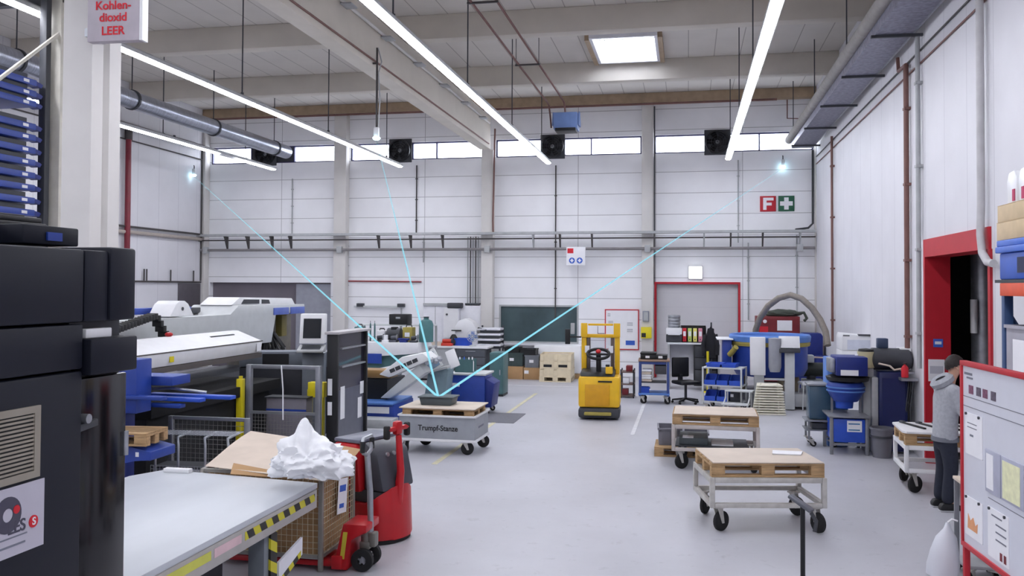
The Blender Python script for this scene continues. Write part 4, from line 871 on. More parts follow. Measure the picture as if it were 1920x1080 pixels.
# ================================================================== MIDDLE OF THE HALL
# lettered cart with pallet, board and dark tote
rzc = math.radians(-1)
t = thing('sheet_metal_cart', 'grey box cart with black lettering on its front, under the beam graphics', 'cart', (-3.74, 13.42, 0), rzc)
bx_ = MB(); bx_.box(-0.6, -0.42, 0.24, 0.6, 0.42, 0.26).box(-0.6, -0.42, 0.26, 0.6, -0.405, 0.57).box(-0.6, 0.405, 0.26, 0.6, 0.42, 0.57).box(-0.6, -0.404, 0.26, -0.585, 0.404, 0.57).box(0.585, -0.404, 0.26, 0.6, 0.404, 0.57)
bx_.build('box_body', mat('cart_blue_grey', (150, 154, 160), 0.5), t)
MB().box(-0.62, -0.44, 0.2, 0.62, 0.44, 0.239, b=0.006).build('base_frame', machinewhite, t)
m = MB(); m.box(-0.62, -0.44, 0.571, 0.62, -0.40, 0.6, b=0.004).box(-0.62, 0.40, 0.571, 0.62, 0.44, 0.6, b=0.004).box(-0.62, -0.399, 0.571, -0.58, 0.399, 0.6, b=0.004).box(0.58, -0.399, 0.571, 0.62, 0.399, 0.6, b=0.004)
m.build('rim', machinewhite, t)
text('Trumpf-Stanze', 0.115, inkblack, t, (0.02, -0.423, 0.40), bold=0.002, width=0.92)
MB().box(0.6005, -0.2, 0.39, 0.602, 0.12, 0.42).build('side_print', ink, t)
for x, y, q in ((-0.5, -0.34, 2.2), (0.42, -0.34, 0.5), (-0.46, 0.34, 0.3), (0.5, 0.34, 0.6)): caster(t, x, y, 0.098, 0.2, q)
cr = Matrix.Translation((-3.74, 13.42, 0)) @ Matrix.Rotation(rzc, 4, 'Z')
make_pallet('wooden pallet sitting on the lettered grey box cart', cr @ Vector((0, 0, 0.545)), rzc, 1.12, 0.78)
t = tag(MB().box(-0.60, -0.43, 0, 0.6, 0.43, 0.018, b=0.003).build('wooden_board', board), 'pale wooden board on the pallet of the lettered cart', 'board'); t.location = cr @ Vector((0, 0, 0.6895)); t.rotation_euler = (0, 0, rzc)
t = thing('tote_box', 'dark grey lidded tote on the lettered cart where the beam graphics meet', 'box', cr @ Vector((-0.1, 0.02, 0.709)), rzc)
MB().prism([(-0.24, 0), (0.24, 0), (0.27, 0.11), (-0.27, 0.11)], 'y', -0.17, 0.17, b=0.01).build('body', mat('tote_grey', (74, 82, 86), 0.5), t)
MB().box(-0.29, -0.19, 0.112, 0.29, 0.19, 0.135, b=0.008).build('lid', mat('tote_grey', (74, 82, 86), 0.5), t)

# bending machine behind the cart with its slanted arms
Y = 16.2
t = thing('bending_machine', 'grey machine with slanted cover arms on a blue base behind the lettered cart', 'machine', (-5.4, Y, 0))
xa, xb = fx(672, Y, 770)+5.4, fx(757, Y, 770)+5.4
MB().box(xa-0.2, -1.0, 0.0, xb+0.1, -0.6, 0.15, b=0.01).build('floor_plinth', greysteel, t)
MB().box(xa-0.5, -0.55, 0.0, xb, 0.6, 0.36, b=0.015).build('blue_base', blue, t)
MB().box(xb-0.55, -0.555, 0.2, xb-0.1, -0.5505, 0.32).build('label_strip', paper, t)
MB().box(xa-0.5, -0.6, 0.36, xb-0.02, 0.6, 0.40, b=0.008).build('table_plate', paleblue, t)
MB().box(xa-0.3, -0.3, 0.40, xa-0.05, 0.5, 1.0, b=0.02).build('side_plate', white, t)
MB().box(xa+0.02, -0.1, 0.4, xb-0.3, 0.5, 0.78).build('inner_drum', black, t); MB().box(xa+0.02, -0.12, 0.8, xa+0.7, 0.3, 0.96, b=0.03).build('brass_unit', mat('brass_brown', (150, 116, 70), 0.5, 0.3), t)
MB().prism([(xa+0.55, 0.45), (xa+0.75, 0.45), (xa+1.45, 0.95), (xa+1.3, 1.1)], 'y', -0.32, 0.1, b=0.02).build('lower_arm', machine, t)
MB().prism([(xa+0.55, 0.9), (xa+0.75, 0.85), (xa+1.55, 1.2), (xa+1.4, 1.32), (xa+1.0, 1.24)], 'y', -0.4, 0.2, b=0.02).build('upper_arm', machinewhite, t)
m = MB()
for k in range(5): s = k/5; m.box(-0.05, -0.41, -0.03, 0.05, -0.401, 0.04, m=R3(ry=-0.42, loc=(xa+0.82+s*0.55, 0, 0.98+s*0.24)))
m.build('vent_slots', darkgrey, t)
for k in range(4): MB().lathe([(0.001, 0), (0.04, 0), (0.06, 0.05), (0.04, 0.1), (0.001, 0.1)], c=(xa+1.45+0.05*k, -0.3+0.12*k, 1.1+0.03*(k % 2)), n=12).build('valve', steel, t)
Y = 16.9
t = thing('panel_terminal', 'grey operator console with two tilted panels behind the lettered cart', 'terminal', (fx(818, Y, 700), Y, 0))
MB().prism([(-0.25, 0.0), (0.2, 0.0), (0.3, 0.95), (-0.1, 0.95)], 'y', -0.2, 0.25, b=0.02).build('pedestal', mat('console_teal', (130, 152, 160), 0.5), t)
p = MB().box(-0.16, -0.02, 0, 0.16, 0.03, 0.42, b=0.012, m=R3(ry=-0.6, rx=-0.25, loc=(0.08, -0.24, 0.93))).build('tilted_panel', machine, t)
MB().box(-0.12, -0.026, 0.05, 0.12, -0.0205, 0.36, m=R3(ry=-0.6, rx=-0.25, loc=(0.08, -0.24, 0.93))).build('screen', mat('screen_blue_grey', (110, 130, 150), 0.2), p)
MB().box(-0.1, -0.02, 0, 0.1, 0.02, 0.36, b=0.01, m=R3(ry=-0.42, rx=-0.2, loc=(0.42, -0.1, 0.98))).build('second_panel', machinewhite, t)
MB().box(-0.15, -0.38, 0.0, 0.42, -0.1, 0.05, b=0.01, m=R3(ry=-0.25, loc=(-0.05, -0.1, 0.88))).build('key_shelf', greysteel, t)

Y = 17.6
xa, xb = fx(852, Y, 735), fx(916, Y, 735)
t = thing('tool_trolley', 'blue workshop trolley cabinet with items on top behind the lettered cart', 'trolley', ((xa+xb)/2, Y, 0)); hw = (xb-xa)/2
MB().box(-hw, -0.35, 0.14, hw, 0.35, 0.78, b=0.015).build('cabinet', blue, t); MB().box(-hw-0.03, -0.38, 0.78, hw+0.03, 0.38, 0.82, b=0.008).build('top_tray', machine, t)
MB().box(-hw+0.05, -0.356, 0.55, -hw+0.2, -0.3505, 0.62).build('label_card', paper, t)
MB().prism([(hw+0.0, 0.14), (hw+0.12, 0.14), (hw+0.18, 0.62), (hw+0.0, 0.72)], 'y', -0.3, 0.3, b=0.01).build('side_chute', darkblue, t)
for x in (-hw+0.08, hw-0.02): 
    for y in (-0.28, 0.28): caster(t, x, y, 0.055, 0.14, 0.5)
t = thing('spray_bottle_crate', 'small wire crate with bottles on top of the blue trolley cabinet', 'crate', ((xa+xb)/2-0.1, Y-0.05, 0.822))
MB().box(-0.2, -0.15, 0, 0.18, 0.15, 0.01).box(-0.2, -0.15, 0.01, 0.18, -0.145, 0.26).build('front_mesh', teal, t); MB().box(-0.2, 0.145, 0.01, 0.18, 0.15, 0.26).build('back_mesh', teal, t)
for k, (x, m_) in enumerate(((-0.12, paper), (-0.04, inkblue), (0.07, paper), (0.13, paper))): MB().lathe([(0.001, 0.01), (0.035, 0.01), (0.035, 0.2), (0.014, 0.25), (0.014, 0.3), (0.001, 0.3)], c=(x, -0.06+0.05*(k % 2), 0), n=12).build('bottle', m_, t)

Y = 20.2
xa, xb = fx(918, Y, 700), fx(943, Y, 700)
t = thing('steel_locker', 'dark teal grey cabinet standing left of the yellow floor line', 'cabinet', ((xa+xb)/2, Y+0.3, 0)); hw = (xb-xa)/2
MB().box(-hw, -0.3, 0.05, hw, 0.3, 1.02, b=0.012).build('body', teal, t); MB().box(-hw+0.02, -0.308, 0.08, hw-0.02, -0.301, 0.98).build('door', teal, t); MB().box(-hw, -0.28, 0, hw, 0.28, 0.049).build('plinth', black, t); MB().box(hw-0.08, -0.325, 0.5, hw-0.06, -0.309, 0.62).build('handle', steel, t)

# white press bed with its tool row, far left of the middle
Y = 20.6
xa, xb = fx(676, Y, 660), fx(784, Y, 660)
zt, zb = fz(642, Y, 730), fz(692, Y, 730)
t = thing('white_machine_bed', 'long white machine bed with undercut side against the back left', 'machine', (xa-0.5, Y, 0)); W_ = xb-xa+0.5
MB().prism([(0, zt-0.42), (W_-0.25, zt-0.28), (W_, zt-0.25), (W_, zt), (0, zt)], 'y', 0, 0.9, b=0.015).build('bed', machinewhite, t)
MB().prism([(0, zb-0.2), (W_-0.15, zt-0.45), (W_-0.25, zt-0.285), (0, zt-0.425)], 'y', 0.1, 0.8).build('undercut', teal, t)
MB().box(0, 0.05, 0, W_-0.6, 0.85, zb-0.22, b=0.02).build('base', darkgrey, t); MB().box(0.55, -0.01, zt-0.52, 1.05, -0.003, zt-0.28).build('blue_panel', blue, t)
zz = zt+0.002
def Zx(u): return fx(u, Y+0.4, 630)
items = [
 ('teal toolbox', 'box', 'dark teal tool box at the left end of the white machine bed', 668, 682, 0.42, teal, 0),
 ('bottle', 'bottle', 'left one of two thin dark bottles on the white machine bed', 693, 696, 0.5, teal, 1),
 ('bottle', 'bottle', 'right one of two thin dark bottles on the white machine bed', 701, 704, 0.5, teal, 1),
 ('canister', 'canister', 'white canister on the machine bed right of the thin bottles', 709, 724, 0.32, machinewhite, 0),
 ('motor unit', 'motor', 'grey brown motor unit on the machine bed below the black box', 728, 752, 0.36, darkgrey, 2),
 ('canister', 'canister', 'yellowish canister right of the motor unit on the machine bed', 758, 776, 0.42, olive, 0),
 ('gas bottle', 'canister', 'big dark green round container at the right end of the white machine bed', 786, 812, 0.62, mat('container_green', (72, 116, 118), 0.45), 1)]
for nm, ct, lb, u0, u1, h_, m_, kd in items:
    x0, x1 = Zx(u0), Zx(u1); r = (x1-x0)/2
    t = thing(nm.replace(' ', '_'), lb, ct, ((x0+x1)/2, Y+0.4, zz), 0, 'things on the white machine bed')
    if kd == 1:
        MB().lathe([(0.001, 0), (r, 0), (r, h_*0.7), (r*0.8, h_*0.84), (r*0.35, h_*0.9), (r*0.35, h_*0.97)], n=18).build('body', m_, t); MB().lathe([(0.001, h_*0.971), (r*0.4, h_*0.971), (r*0.4, h_), (0.001, h_)], n=12).build('cap', black, t)
    elif kd == 0:
        MB().box(-r, -0.15, 0, r, 0.15, h_*0.85, b=0.02).build('body', m_, t); MB().tube([(-r*0.6, 0, h_*0.85), (-r*0.5, 0, h_*0.98), (r*0.5, 0, h_*0.98), (r*0.6, 0, h_*0.85)], 0.015, 7).build('handle', black, t); MB().box(-r*0.5, -0.156, h_*0.3, r*0.5, -0.1505, h_*0.55).build('label_card', paper, t)
    else:
        MB().cyl((-r, 0, h_*0.5), (r, 0, h_*0.5), h_*0.42, n=20).build('body', m_, t); MB().box(-r*0.7, -0.14, 0, r*0.7, 0.14, h_*0.1, b=0.01).build('foot', steel, t); MB().box(-r*0.4, -0.1, h_*0.8, r*0.4, 0.1, h_, b=0.01).build('terminal_box', black, t)
small = [('grinding_head', 'tool', 'small dark grinding head at the front edge of the machine bed, leftmost', 712, darkgrey), ('white_tin', 'tin', 'small white tin at the front edge of the machine bed, beside the leftmost grinding head', 723, paper), ('grinding_head', 'tool', 'dark square grinding head in the middle of the machine bed front edge', 738, mat('tool_slate', (84, 86, 96), 0.5)), ('blue_caddy', 'caddy', 'flat blue parts caddy right of the middle grinding head on the machine bed', 757, darkblue), ('grinding_head', 'tool', 'small dark grinding head near the green round container', 776, darkgrey)]
for nm, ct, lb, u, m_ in small:
    t = thing(nm, lb, ct, (fx(u, Y+0.12, 640), Y+0.12, zz), 0, 'small tools on the machine bed edge')
    MB().box(-0.09, -0.08, 0, 0.09, 0.08, 0.05, b=0.012).build('base', m_, t)
    if nm == 'white_tin': MB().lathe([(0.001, 0.051), (0.06, 0.051), (0.06, 0.17), (0.001, 0.17)], n=16).build('tin_body', m_, t)
    elif nm == 'blue_caddy': MB().box(-0.14, -0.06, 0.051, 0.14, 0.06, 0.1, b=0.01).build('tray', m_, t)
    else: MB().cyl((-0.06, 0, 0.1), (0.08, 0, 0.12), 0.05, n=16).build('motor', m_, t); MB().cyl((0.085, 0, 0.12), (0.1, 0, 0.12), 0.075, n=18).build('disc', steel, t)
t = thing('black_case', 'black case on a high shelf above the white machine bed', 'case', (fx(751, 22.0, 600), 22.0, fz(611, 22.0)))
MB().box(-0.25, -0.2, 0, 0.25, 0.2, 0.27, b=0.02).build('shell', black, t); MB().box(-0.06, -0.22, 0.15, 0.06, -0.2, 0.2, b=0.005).build('handle', steel, t)
xa, xb = fx(676, 22.0, 611), fx(815, 22.0, 611); zs_ = fz(611, 22.0)
t = thing('machine_shelf', 'pale shelf unit holding the black case behind the white machine bed', 'shelf', (xa, 22.0, 0)); W_ = xb-xa
MB().box(0, -0.25, zs_-0.03, W_, 0.25, zs_-0.002).box(0, -0.25, 1.0, W_, 0.25, 1.03).build('shelf_boards', machine, t)
for x in (0.0, W_*0.5, W_-0.05): MB().box(x, 0.2, 0, x+0.05, 0.25, zs_-0.031).build('upright', greysteel, t)
# hung bar on the wall
t = thing('wall_bar', 'thin pale horizontal bar on the back wall above the tool row', 'rail', (fx(664, 25.5, 575), 25.5, fz(575, 25.5, 700)))
W_ = fx(755, 25.5, 575)-fx(664, 25.5, 575)
MB().box(0, -0.03, -0.03, W_, 0.03, 0.03, b=0.005).build('bar', machine, t)
for x in (0.1, W_-0.15): MB().box(x, -0.08, 0.0, x+0.2, 0.1, 0.1, b=0.01).build('bracket', darkgrey, t)
MB().box(W_-0.06, -0.02, -0.3, W_-0.02, 0.02, -0.03).build('drop_arm', greysteel, t)

# bench area right of it
Y = 23.2; zt = fz(650, Y, 860)
xa, xb = fx(786, Y, 655), fx(914, Y, 655)
t = thing('workbench', 'long pale workbench with dark drawers against the back wall', 'workbench', (xa, Y, 0)); W_ = xb-xa
MB().box(0, 0, zt-0.05, W_, 0.75, zt, b=0.006).build('bench_top', machinewhite, t)
MB().box(0.05, 0.05, 0.05, W_*0.5, 0.7, zt-0.051, b=0.01).build('grey_cabinet', greysteel, t)
MB().box(W_*0.52, 0.05, 0.05, W_-0.05, 0.7, zt-0.051, b=0.01).build('drawer_unit', darkgrey, t)
for k in range(3):
    d = MB().box(W_*0.54, 0.03, zt-0.27-k*0.22, W_-0.08, 0.049, zt-0.07-k*0.22, b=0.004).build('drawer', mat('drawer_slate', (84, 88, 96), 0.5), t)
    MB().box(W_*0.68, 0.01, zt-0.13-k*0.22, W_*0.82, 0.029, zt-0.11-k*0.22).build('handle', steel, d)
MB().box(0.02, 0.06, 0, W_-0.02, 0.68, 0.049).build('plinth', black, t)
z_ = zt+0.002
def TX_(u): return fx(u, Y+0.35, 640)
t = make_bin('storage_bin', 'bright blue open tray on the long workbench', 'bin', (TX_(866), Y+0.55, z_), 0, 0.42, 0.3, 0.2, brightblue, None, None)
t = thing('red_machine_vice', 'red bench machine on the long pale workbench', 'tool', (TX_(840), Y+0.25, z_))
MB().box(-0.16, -0.1, 0, 0.16, 0.1, 0.08, b=0.02).build('base', mat('tool_red', (200, 60, 44), 0.45), t); MB().cyl((-0.12, 0, 0.13), (0.12, 0, 0.13), 0.055, n=16).build('motor', mat('tool_red', (200, 60, 44), 0.45), t); MB().cyl((0.125, 0, 0.13), (0.16, 0, 0.13), 0.07, n=18).build('disc', darkgrey, t)
make_bin('parts_tray', 'pale brown flat tray left of the red bench machine', 'tray', (TX_(822), Y+0.3, z_), 0, 0.26, 0.3, 0.1, cardlight, None, None, False)
t = thing('desk_fan', 'round white desk fan on the right end of the workbench', 'fan', (TX_(888), Y+0.25, z_))
MB().lathe([(0.001, 0), (0.1, 0), (0.1, 0.02), (0.02, 0.04), (0.02, 0.18), (0.001, 0.18)], n=18).build('stand', machine, t)
m = MB()
for rr_ in (0.06, 0.11, 0.155): m.tube([(rr_*math.cos(a*PI/12), -0.05, 0.27+rr_*math.sin(a*PI/12)) for a in range(24)], 0.006, 5, closed=True)
for k in range(10): m.cyl((0, -0.05, 0.27), (0.155*math.cos(k*PI/5), -0.05, 0.27+0.155*math.sin(k*PI/5)), 0.005, n=4)
m.build('wire_cage', machine, t)
for k in range(4): MB().box(0.02, -0.01, -0.05, 0.13, 0.0, 0.05, m=R3(loc=(0, -0.02, 0.27)) @ R3(ry=k*PI/2) @ R3(rx=0.5)).build('blade', paleblue, t)
t = thing('black_helmet', 'round black dust hood on the workbench left of the blue tray', 'hood', (TX_(848), Y+0.5, z_))
MB().lathe([(0.001, 0), (0.1, 0.0), (0.12, 0.1), (0.1, 0.22), (0.05, 0.3), (0.001, 0.31)], n=18).build('dome', black, t); MB().box(-0.08, -0.13, 0.05, 0.08, -0.1, 0.14, b=0.01).build('visor', darkgrey, t)
Y = 24.6
t = thing('wall_cabinet_machine', 'white machine with rounded cover behind the workbench', 'machine', (fx(877, Y, 620), Y, 0))
MB().box(-0.35, -0.2, 0, 0.35, 0.25, 1.1, b=0.02).build('base', white, t)
MB().prism([(-0.3, 1.1), (0.32, 1.1), (0.32, 1.35), (0.2, 1.55), (0.0, 1.66), (-0.2, 1.6), (-0.32, 1.4)], 'y', -0.25, 0.25, b=0.02).build('rounded_cover', machinewhite, t)
MB().box(-0.4, -0.32, 1.3, -0.12, -0.26, 1.33).build('lever', black, t); MB().box(0.08, -0.3, 1.42, 0.34, -0.26, 1.46, m=R3(ry=0.2)).build('lever', black, t)
t = thing('wall_cupboard', 'white cupboard on the back wall left of the pipe bundle', 'cabinet', (fx(845, 25.2, 600), 25.3, fz(636, 25.2)))
MB().box(-0.22, -0.15, 0, 0.25, 0.2, 0.9, b=0.01).build('body', white, t); MB().box(-0.2, -0.158, 0.02, 0.23, -0.1505, 0.88).build('door', machinewhite, t); MB().cyl((-0.1, -0.158, 0.7), (-0.1, -0.19, 0.7), 0.03, n=12).build('knob', darkgrey, t)
t = thing('white_partition', 'tall pale partition cabinet behind the workbench, left of the white cupboard', 'cabinet', (fx(812, 25.2, 610), 25.3, 0))
x0, x1 = fx(790, 25.2, 600)-fx(812, 25.2, 610), fx(899, 25.2, 600)-fx(812, 25.2, 610)
MB().box(x0, 0.1, 0, x1, 0.25, fz(572, 25.2), b=0.01).build('panel', white, t); MB().box(x0, 0.06, fz(575, 25.2), x1*0.4, 0.099, fz(570, 25.2)).build('top_rail', greysteel, t)
for x in (0.0, 0.5): MB().box(x, 0.09, 0.9, x+0.012, 0.0999, 2.0).build('door_gap', greysteel, t)
tag(MB().box(fx(836, 25.0, 575), 25.1, fz(579, 25.0)+0.0, fx(862, 25.0, 575), 25.45, fz(569, 25.0), b=0.03).build('folded_cover', darkgrey), 'dark folded bundle lying on top of the white partition cabinet', 'bundle')
Y = 24.3
xa, xb = fx(896, Y, 630), fx(938, Y, 630)
t = thing('sheet_rack', 'white rack of stacked pale sheets left of the dark window', 'rack', (xa, Y, 0)); W_ = xb-xa
for k, v in enumerate((616, 626, 636, 646)): MB().box(0, 0, fz(v, Y)-0.06, W_, 0.5, fz(v, Y), b=0.008).build('shelf', white, t)
for x in (0.0, W_-0.04): MB().box(x, 0.45, 0, x+0.04, 0.5, fz(612, Y)).box(x, 0.0, 0, x+0.04, 0.04, fz(646, Y)-0.062).build('upright', darkgrey, t)
for k in range(4): MB().box(0.05, 0.05, fz((616, 626, 636, 646)[k], Y)-0.13, W_-0.05, 0.48, fz((616, 626, 636, 646)[k], Y)-0.062).build('dark_sheets', darkgrey, t)

# boxes, crates under the dark window
Y = 24.1
gb = 'boxes under the dark window'
x0, x1 = fx(938, Y, 697), fx(981, Y, 697); make_carton('brown cardboard box under the dark window, left of two', ((x0+x1)/2, Y+0.3, 0), 0, x1-x0-0.02, 0.6, fz(687, Y), card, gb)
x2 = fx(1012, Y, 697); make_carton('brown cardboard box under the dark window, right of two', ((x1+x2)/2, Y+0.3, 0), 0, x2-x1-0.02, 0.6, fz(689, Y), card, gb)
make_bin('storage_bin', 'dark green bin on the left cardboard box under the dark window', 'bin', ((x0+x1)/2, Y+0.3, fz(687, Y)+0.002), 0, x1-x0-0.06, 0.5, fz(662, Y)-fz(687, Y), mat('bin_green', (58, 74, 74), 0.5), gb)
make_bin('storage_bin', 'grey bin on the right cardboard box under the dark window', 'bin', ((x1+x2)/2, Y+0.3, fz(689, Y)+0.002), 0, x2-x1-0.08, 0.5, fz(666, Y)-fz(689, Y), mat('bin_grey', (116, 120, 128), 0.5), gb)
for k, (u0, u1, dz) in enumerate(((944, 972, 0.14), (974, 1003, 0.17))):
    a, c = fx(u0, Y, 660), fx(u1, Y, 660)
    t = thing('black_tray', ['black flat tray on top of the dark green bin', 'black flat tray on top of the grey bin'][k], 'tray', ((a+c)/2, Y+0.3, [fz(662, Y), fz(666, Y)][k]+0.006), 0, gb)
    bin_mb(c-a, 0.42, dz).build('body', black, t); MB().box(-0.1, -0.15, 0.01, 0.12, 0.15, dz*0.9, b=0.02).build('contents', darkgrey, t)
Y = 23.6; x0, x1 = fx(1010, Y, 700), fx(1071, Y, 700); xc = (x0+x1)/2
make_pallet('low pallet under the cream wooden crate stack by the dark window', (xc, Y+0.45, 0), 0, x1-x0-0.02, 0.85, cream)
zz = 0.146
for k, (h_, lb) in enumerate(((0.2, 'cream wooden crate, lowest of the stack by the dark window'), (0.22, 'cream wooden crate, middle of the stack by the dark window'), (0.18, 'cream wooden crate, topmost of the stack by the dark window'))):
    t = thing('wooden_crate', lb, 'crate', (xc, Y+0.45, zz), 0.02*k, 'cream crates by the dark window'); W_ = (x1-x0)*0.96
    bin_mb(W_, 0.8, h_, 0.02, 0.004).build('body', cream, t)
    for x in (-W_/2, -0.05, W_/2-0.1): MB().box(x, -0.42, 0.0, x+0.1, -0.4045, h_-0.032, b=0.003).build('batten', cream, t)
    if k == 1:
        for x in (-0.22, 0.2): MB().box(x-0.12, -0.4055, 0.05, x+0.12, -0.4042, 0.12).build('grip_slot', inkblack, t)
    if k == 2: MB().box(-0.3, -0.3, 0.02, 0.3, 0.3, 0.15, b=0.02).build('contents', cardlight, t)
    zz += h_+0.002
t = thing('wrapped_stack', 'white wrapped pallet stack behind the cream crates', 'stack', (fx(1050, 24.9, 680), 25.0, 0))
MB().box(-0.7, -0.35, 0.14, 0.62, 0.35, fz(646, 24.7), b=0.03).build('wrapped_load', film, t); MB().box(-0.7, -0.35, 0, 0.62, 0.35, 0.135).build('pallet_base', wood, t)

# ================================================================== YELLOW STACKER TRUCK
t = thing('stacker_truck', 'yellow electric stacker truck standing in the middle of the hall', 'forklift', (-1.68, 17.05, 0), 0.05)
hw = 0.4
MB().box(-hw, 0.0, 0.03, hw, 0.85, 0.23, b=0.05).build('base_skirt', darkgrey, t)
MB().box(-0.28, -0.1, 0.10, 0.24, 0.02, 0.155, b=0.015).build('step_bar', olive, t)
MB().box(-hw, 0.02, 0.235, hw-0.0, 0.8, 0.83, b=0.05).build('body', yellow, t)
MB().box(-0.27, 0.005, 0.27, 0.2, 0.022, 0.68, b=0.008).build('battery_door', mat('door_amber', (214, 156, 20), 0.4), t)
MB().box(-0.02, 0.006, 0.725, 0.25, 0.018, 0.755).build('name_bar', inkblack, t)
MB().prism([(0.05, 0.83), (0.8, 0.83), (0.8, 0.95), (0.15, 0.9)], 'x', -hw+0.03, hw-0.1, b=0.02).build('console', black, t)
MB().tube([(-0.02, 0.3, 0.9), (-0.02, 0.26, 1.1), (-0.02, 0.2, 1.24)], 0.05, 12).build('steering_column', black, t)
sw = MB().tube([(-0.02+0.21*math.cos(a*PI/14), 0.16+0.07*math.sin(a*PI/14), 1.26+0.09*math.sin(a*PI/14)) for a in range(28)], 0.03, 8, closed=True)
sw.box(-0.22, 0.12, 1.235, 0.18, 0.19, 1.275, b=0.01).build('steering_wheel', black, t)
MB().ball((-0.02, 0.15, 1.31), 0.055, (1, 1, 0.8), 2).build('red_button', red, t)
MB().box(0.12, 0.08, 0.88, 0.26, 0.18, 1.02, b=0.02, m=None).build('control_lever', yellow, t); MB().box(0.12, 0.09, 1.021, 0.2, 0.17, 1.06, b=0.01).build('lever_cap', black, t)
for x in (-hw+0.02, hw-0.12): MB().box(x, 0.62, 0.835, x+0.1, 0.78, 1.83, b=0.012).build('mast_post', yellow, t)
for x in (-hw+0.125, hw-0.2): MB().box(x, 0.64, 0.835, x+0.07, 0.76, 1.56, b=0.008).build('mast_rail', mat('mast_brown', (96, 84, 80), 0.5), t)
for x in (-hw+0.01, hw-0.14): MB().box(x, 0.58, 1.56, x+0.13, 0.619, 1.84, b=0.01).build('mast_head', yellow, t)
MB().box(-hw+0.02, 0.62, 1.55, hw-0.02, 0.7, 1.62, b=0.01).box(-hw+0.15, 0.63, 1.79, hw-0.15, 0.69, 1.83, b=0.008).build('crossbar', yellow, t)
MB().box(-0.06, 0.6, 1.64, -0.05, 0.615, 1.78).box(-0.06, 0.6, 1.63, 0.08, 0.615, 1.642).build('mirror_hook', black, t)
MB().box(-hw+0.09, 0.705, 0.95, hw-0.09, 0.712, 1.55).build('guard_pane', clear, t)
for x in (-0.27, 0.2): MB().box(x-0.04, 0.6, 1.25, x+0.05, 0.606, 1.39).build('paper_tag', paper, t)
MB().box(-hw-0.3, 0.5, 1.42, -hw-0.2, 0.56, 1.72, b=0.01).box(-hw-0.3, 0.52, 1.55, -hw+0.02, 0.55, 1.58).build('side_terminal', black, t); MB().box(-hw-0.19, 0.5, 1.62, -hw-0.11, 0.55, 1.84, b=0.008).build('terminal_bracket', greysteel, t)
for x in (-0.2, 0.05): MB().box(x, 0.88, 0.05, x+0.14, 1.9, 0.1, b=0.01).build('fork', darkgrey, t)
MB().box(-0.3, 0.8, 0.05, 0.3, 0.88, 0.6, b=0.01).build('fork_carriage', darkgrey, t)
for x in (-hw+0.1, hw-0.1): MB().lathe([(0.001, -0.04), (0.09, -0.04), (0.09, 0.04), (0.001, 0.04)], n=18, m=R3(ry=PI/2, loc=(x, 0.65, 0.092))).build('drive_wheel', rubber, t)

Y = 20.6; x0, x1 = fx(1163, Y, 725), fx(1189, Y, 725)
t = thing('parts_rack', 'small brown rack of metal parts right behind the stacker truck', 'rack', ((x0+x1)/2, Y+0.2, 0)); hw = (x1-x0)/2
for z in (0.04, 0.3, 0.58): MB().box(-hw, -0.2, z, hw, 0.2, z+0.03).build('shelf', mat('rack_brown', (112, 92, 86), 0.6), t)
for x in (-hw, hw-0.03):
    for y in (-0.2, 0.17): MB().box(x, y, 0, x+0.03, y+0.03, 0.66).build('upright', darkgrey, t)
for k, (x, z) in enumerate(((-0.02, 0.332), (0.05, 0.612), (-0.04, 0.072))): MB().box(x-0.08, -0.18, z, x+0.06, 0.1, z+0.13, b=0.01).build('part_box', paper if k == 0 else darkred, t)
# ================================================================== RIGHT SIDE, MIDDLE DISTANCE
Y = 19.65
t = thing('tool_cart', 'blue tool cart with black boxes on top, right of the stacker truck', 'cart', (-0.74, Y+0.3, 0), 0.03); hw, hd = 0.33, 0.3
for x in (-hw, hw-0.05):
    for y in (-hd, hd-0.05): MB().box(x, y, 0.17, x+0.05, y+0.05, 0.93, b=0.006).build('post', mat('cart_blue', (52, 74, 138), 0.5), t)
for z, nm in ((0.93, 'top_board'), (0.2, 'bottom_shelf')): MB().box(-hw-0.01, -hd-0.01, z, hw+0.01, hd+0.01, z+0.04, b=0.005).build(nm, mat('top_brown', (150, 122, 104), 0.6) if z > 0.5 else paleblue, t)
MB().box(-hw+0.06, -hd+0.02, 0.87, hw-0.06, hd-0.02, 0.925).build('top_rail', mat('cart_blue', (52, 74, 138), 0.5), t)
MB().box(0.02, -hd+0.0, 0.66, hw-0.06, hd-0.06, 0.84, b=0.01).build('drawer', darkgrey, t)
MB().box(-hw+0.06, -hd+0.04, 0.46, hw-0.06, hd-0.06, 0.48).build('middle_shelf', darkgrey, t)
for x in (-hw+0.06, hw-0.08):
    for y in (-hd+0.06, hd-0.06): caster(t, x, y, 0.07, 0.17, 0.4)
t = thing('folded_cloths', 'pile of white cloths on the middle shelf of the blue tool cart', 'cloths', (-0.9, Y+0.2, 0.482))
for k in range(5): MB().box(-0.1, -0.15, k*0.055, 0.12-0.01*(k % 2), 0.2, k*0.055+0.05, b=0.018).build('cloth', paper if k % 3 else cardlight, t)
make_bin('storage_bin', 'small bright blue bin on the lower shelf of the blue tool cart', 'bin', (-0.93, Y+0.15, 0.242), 0.05, 0.18, 0.22, 0.12, brightblue, None, None, False)
for k, (x, w_, h_) in enumerate(((-0.86, 0.34, 0.15), (-0.58, 0.26, 0.1))):
    t = thing('black_case', ['bigger black case with white label on the blue tool cart', 'flatter black case at the right on the blue tool cart'][k], 'case', (x, Y+0.28, 0.972))
    MB().box(-w_/2, -0.2, 0, w_/2, 0.2, h_*0.7, b=0.012).build('body', black, t); MB().box(-w_/2-0.006, -0.206, h_*0.7+0.001, w_/2+0.006, 0.206, h_, b=0.012).build('lid', black, t); MB().box(-0.06, -0.209, 0.03, 0.03, -0.2005, 0.08).build('label_card', paper, t)

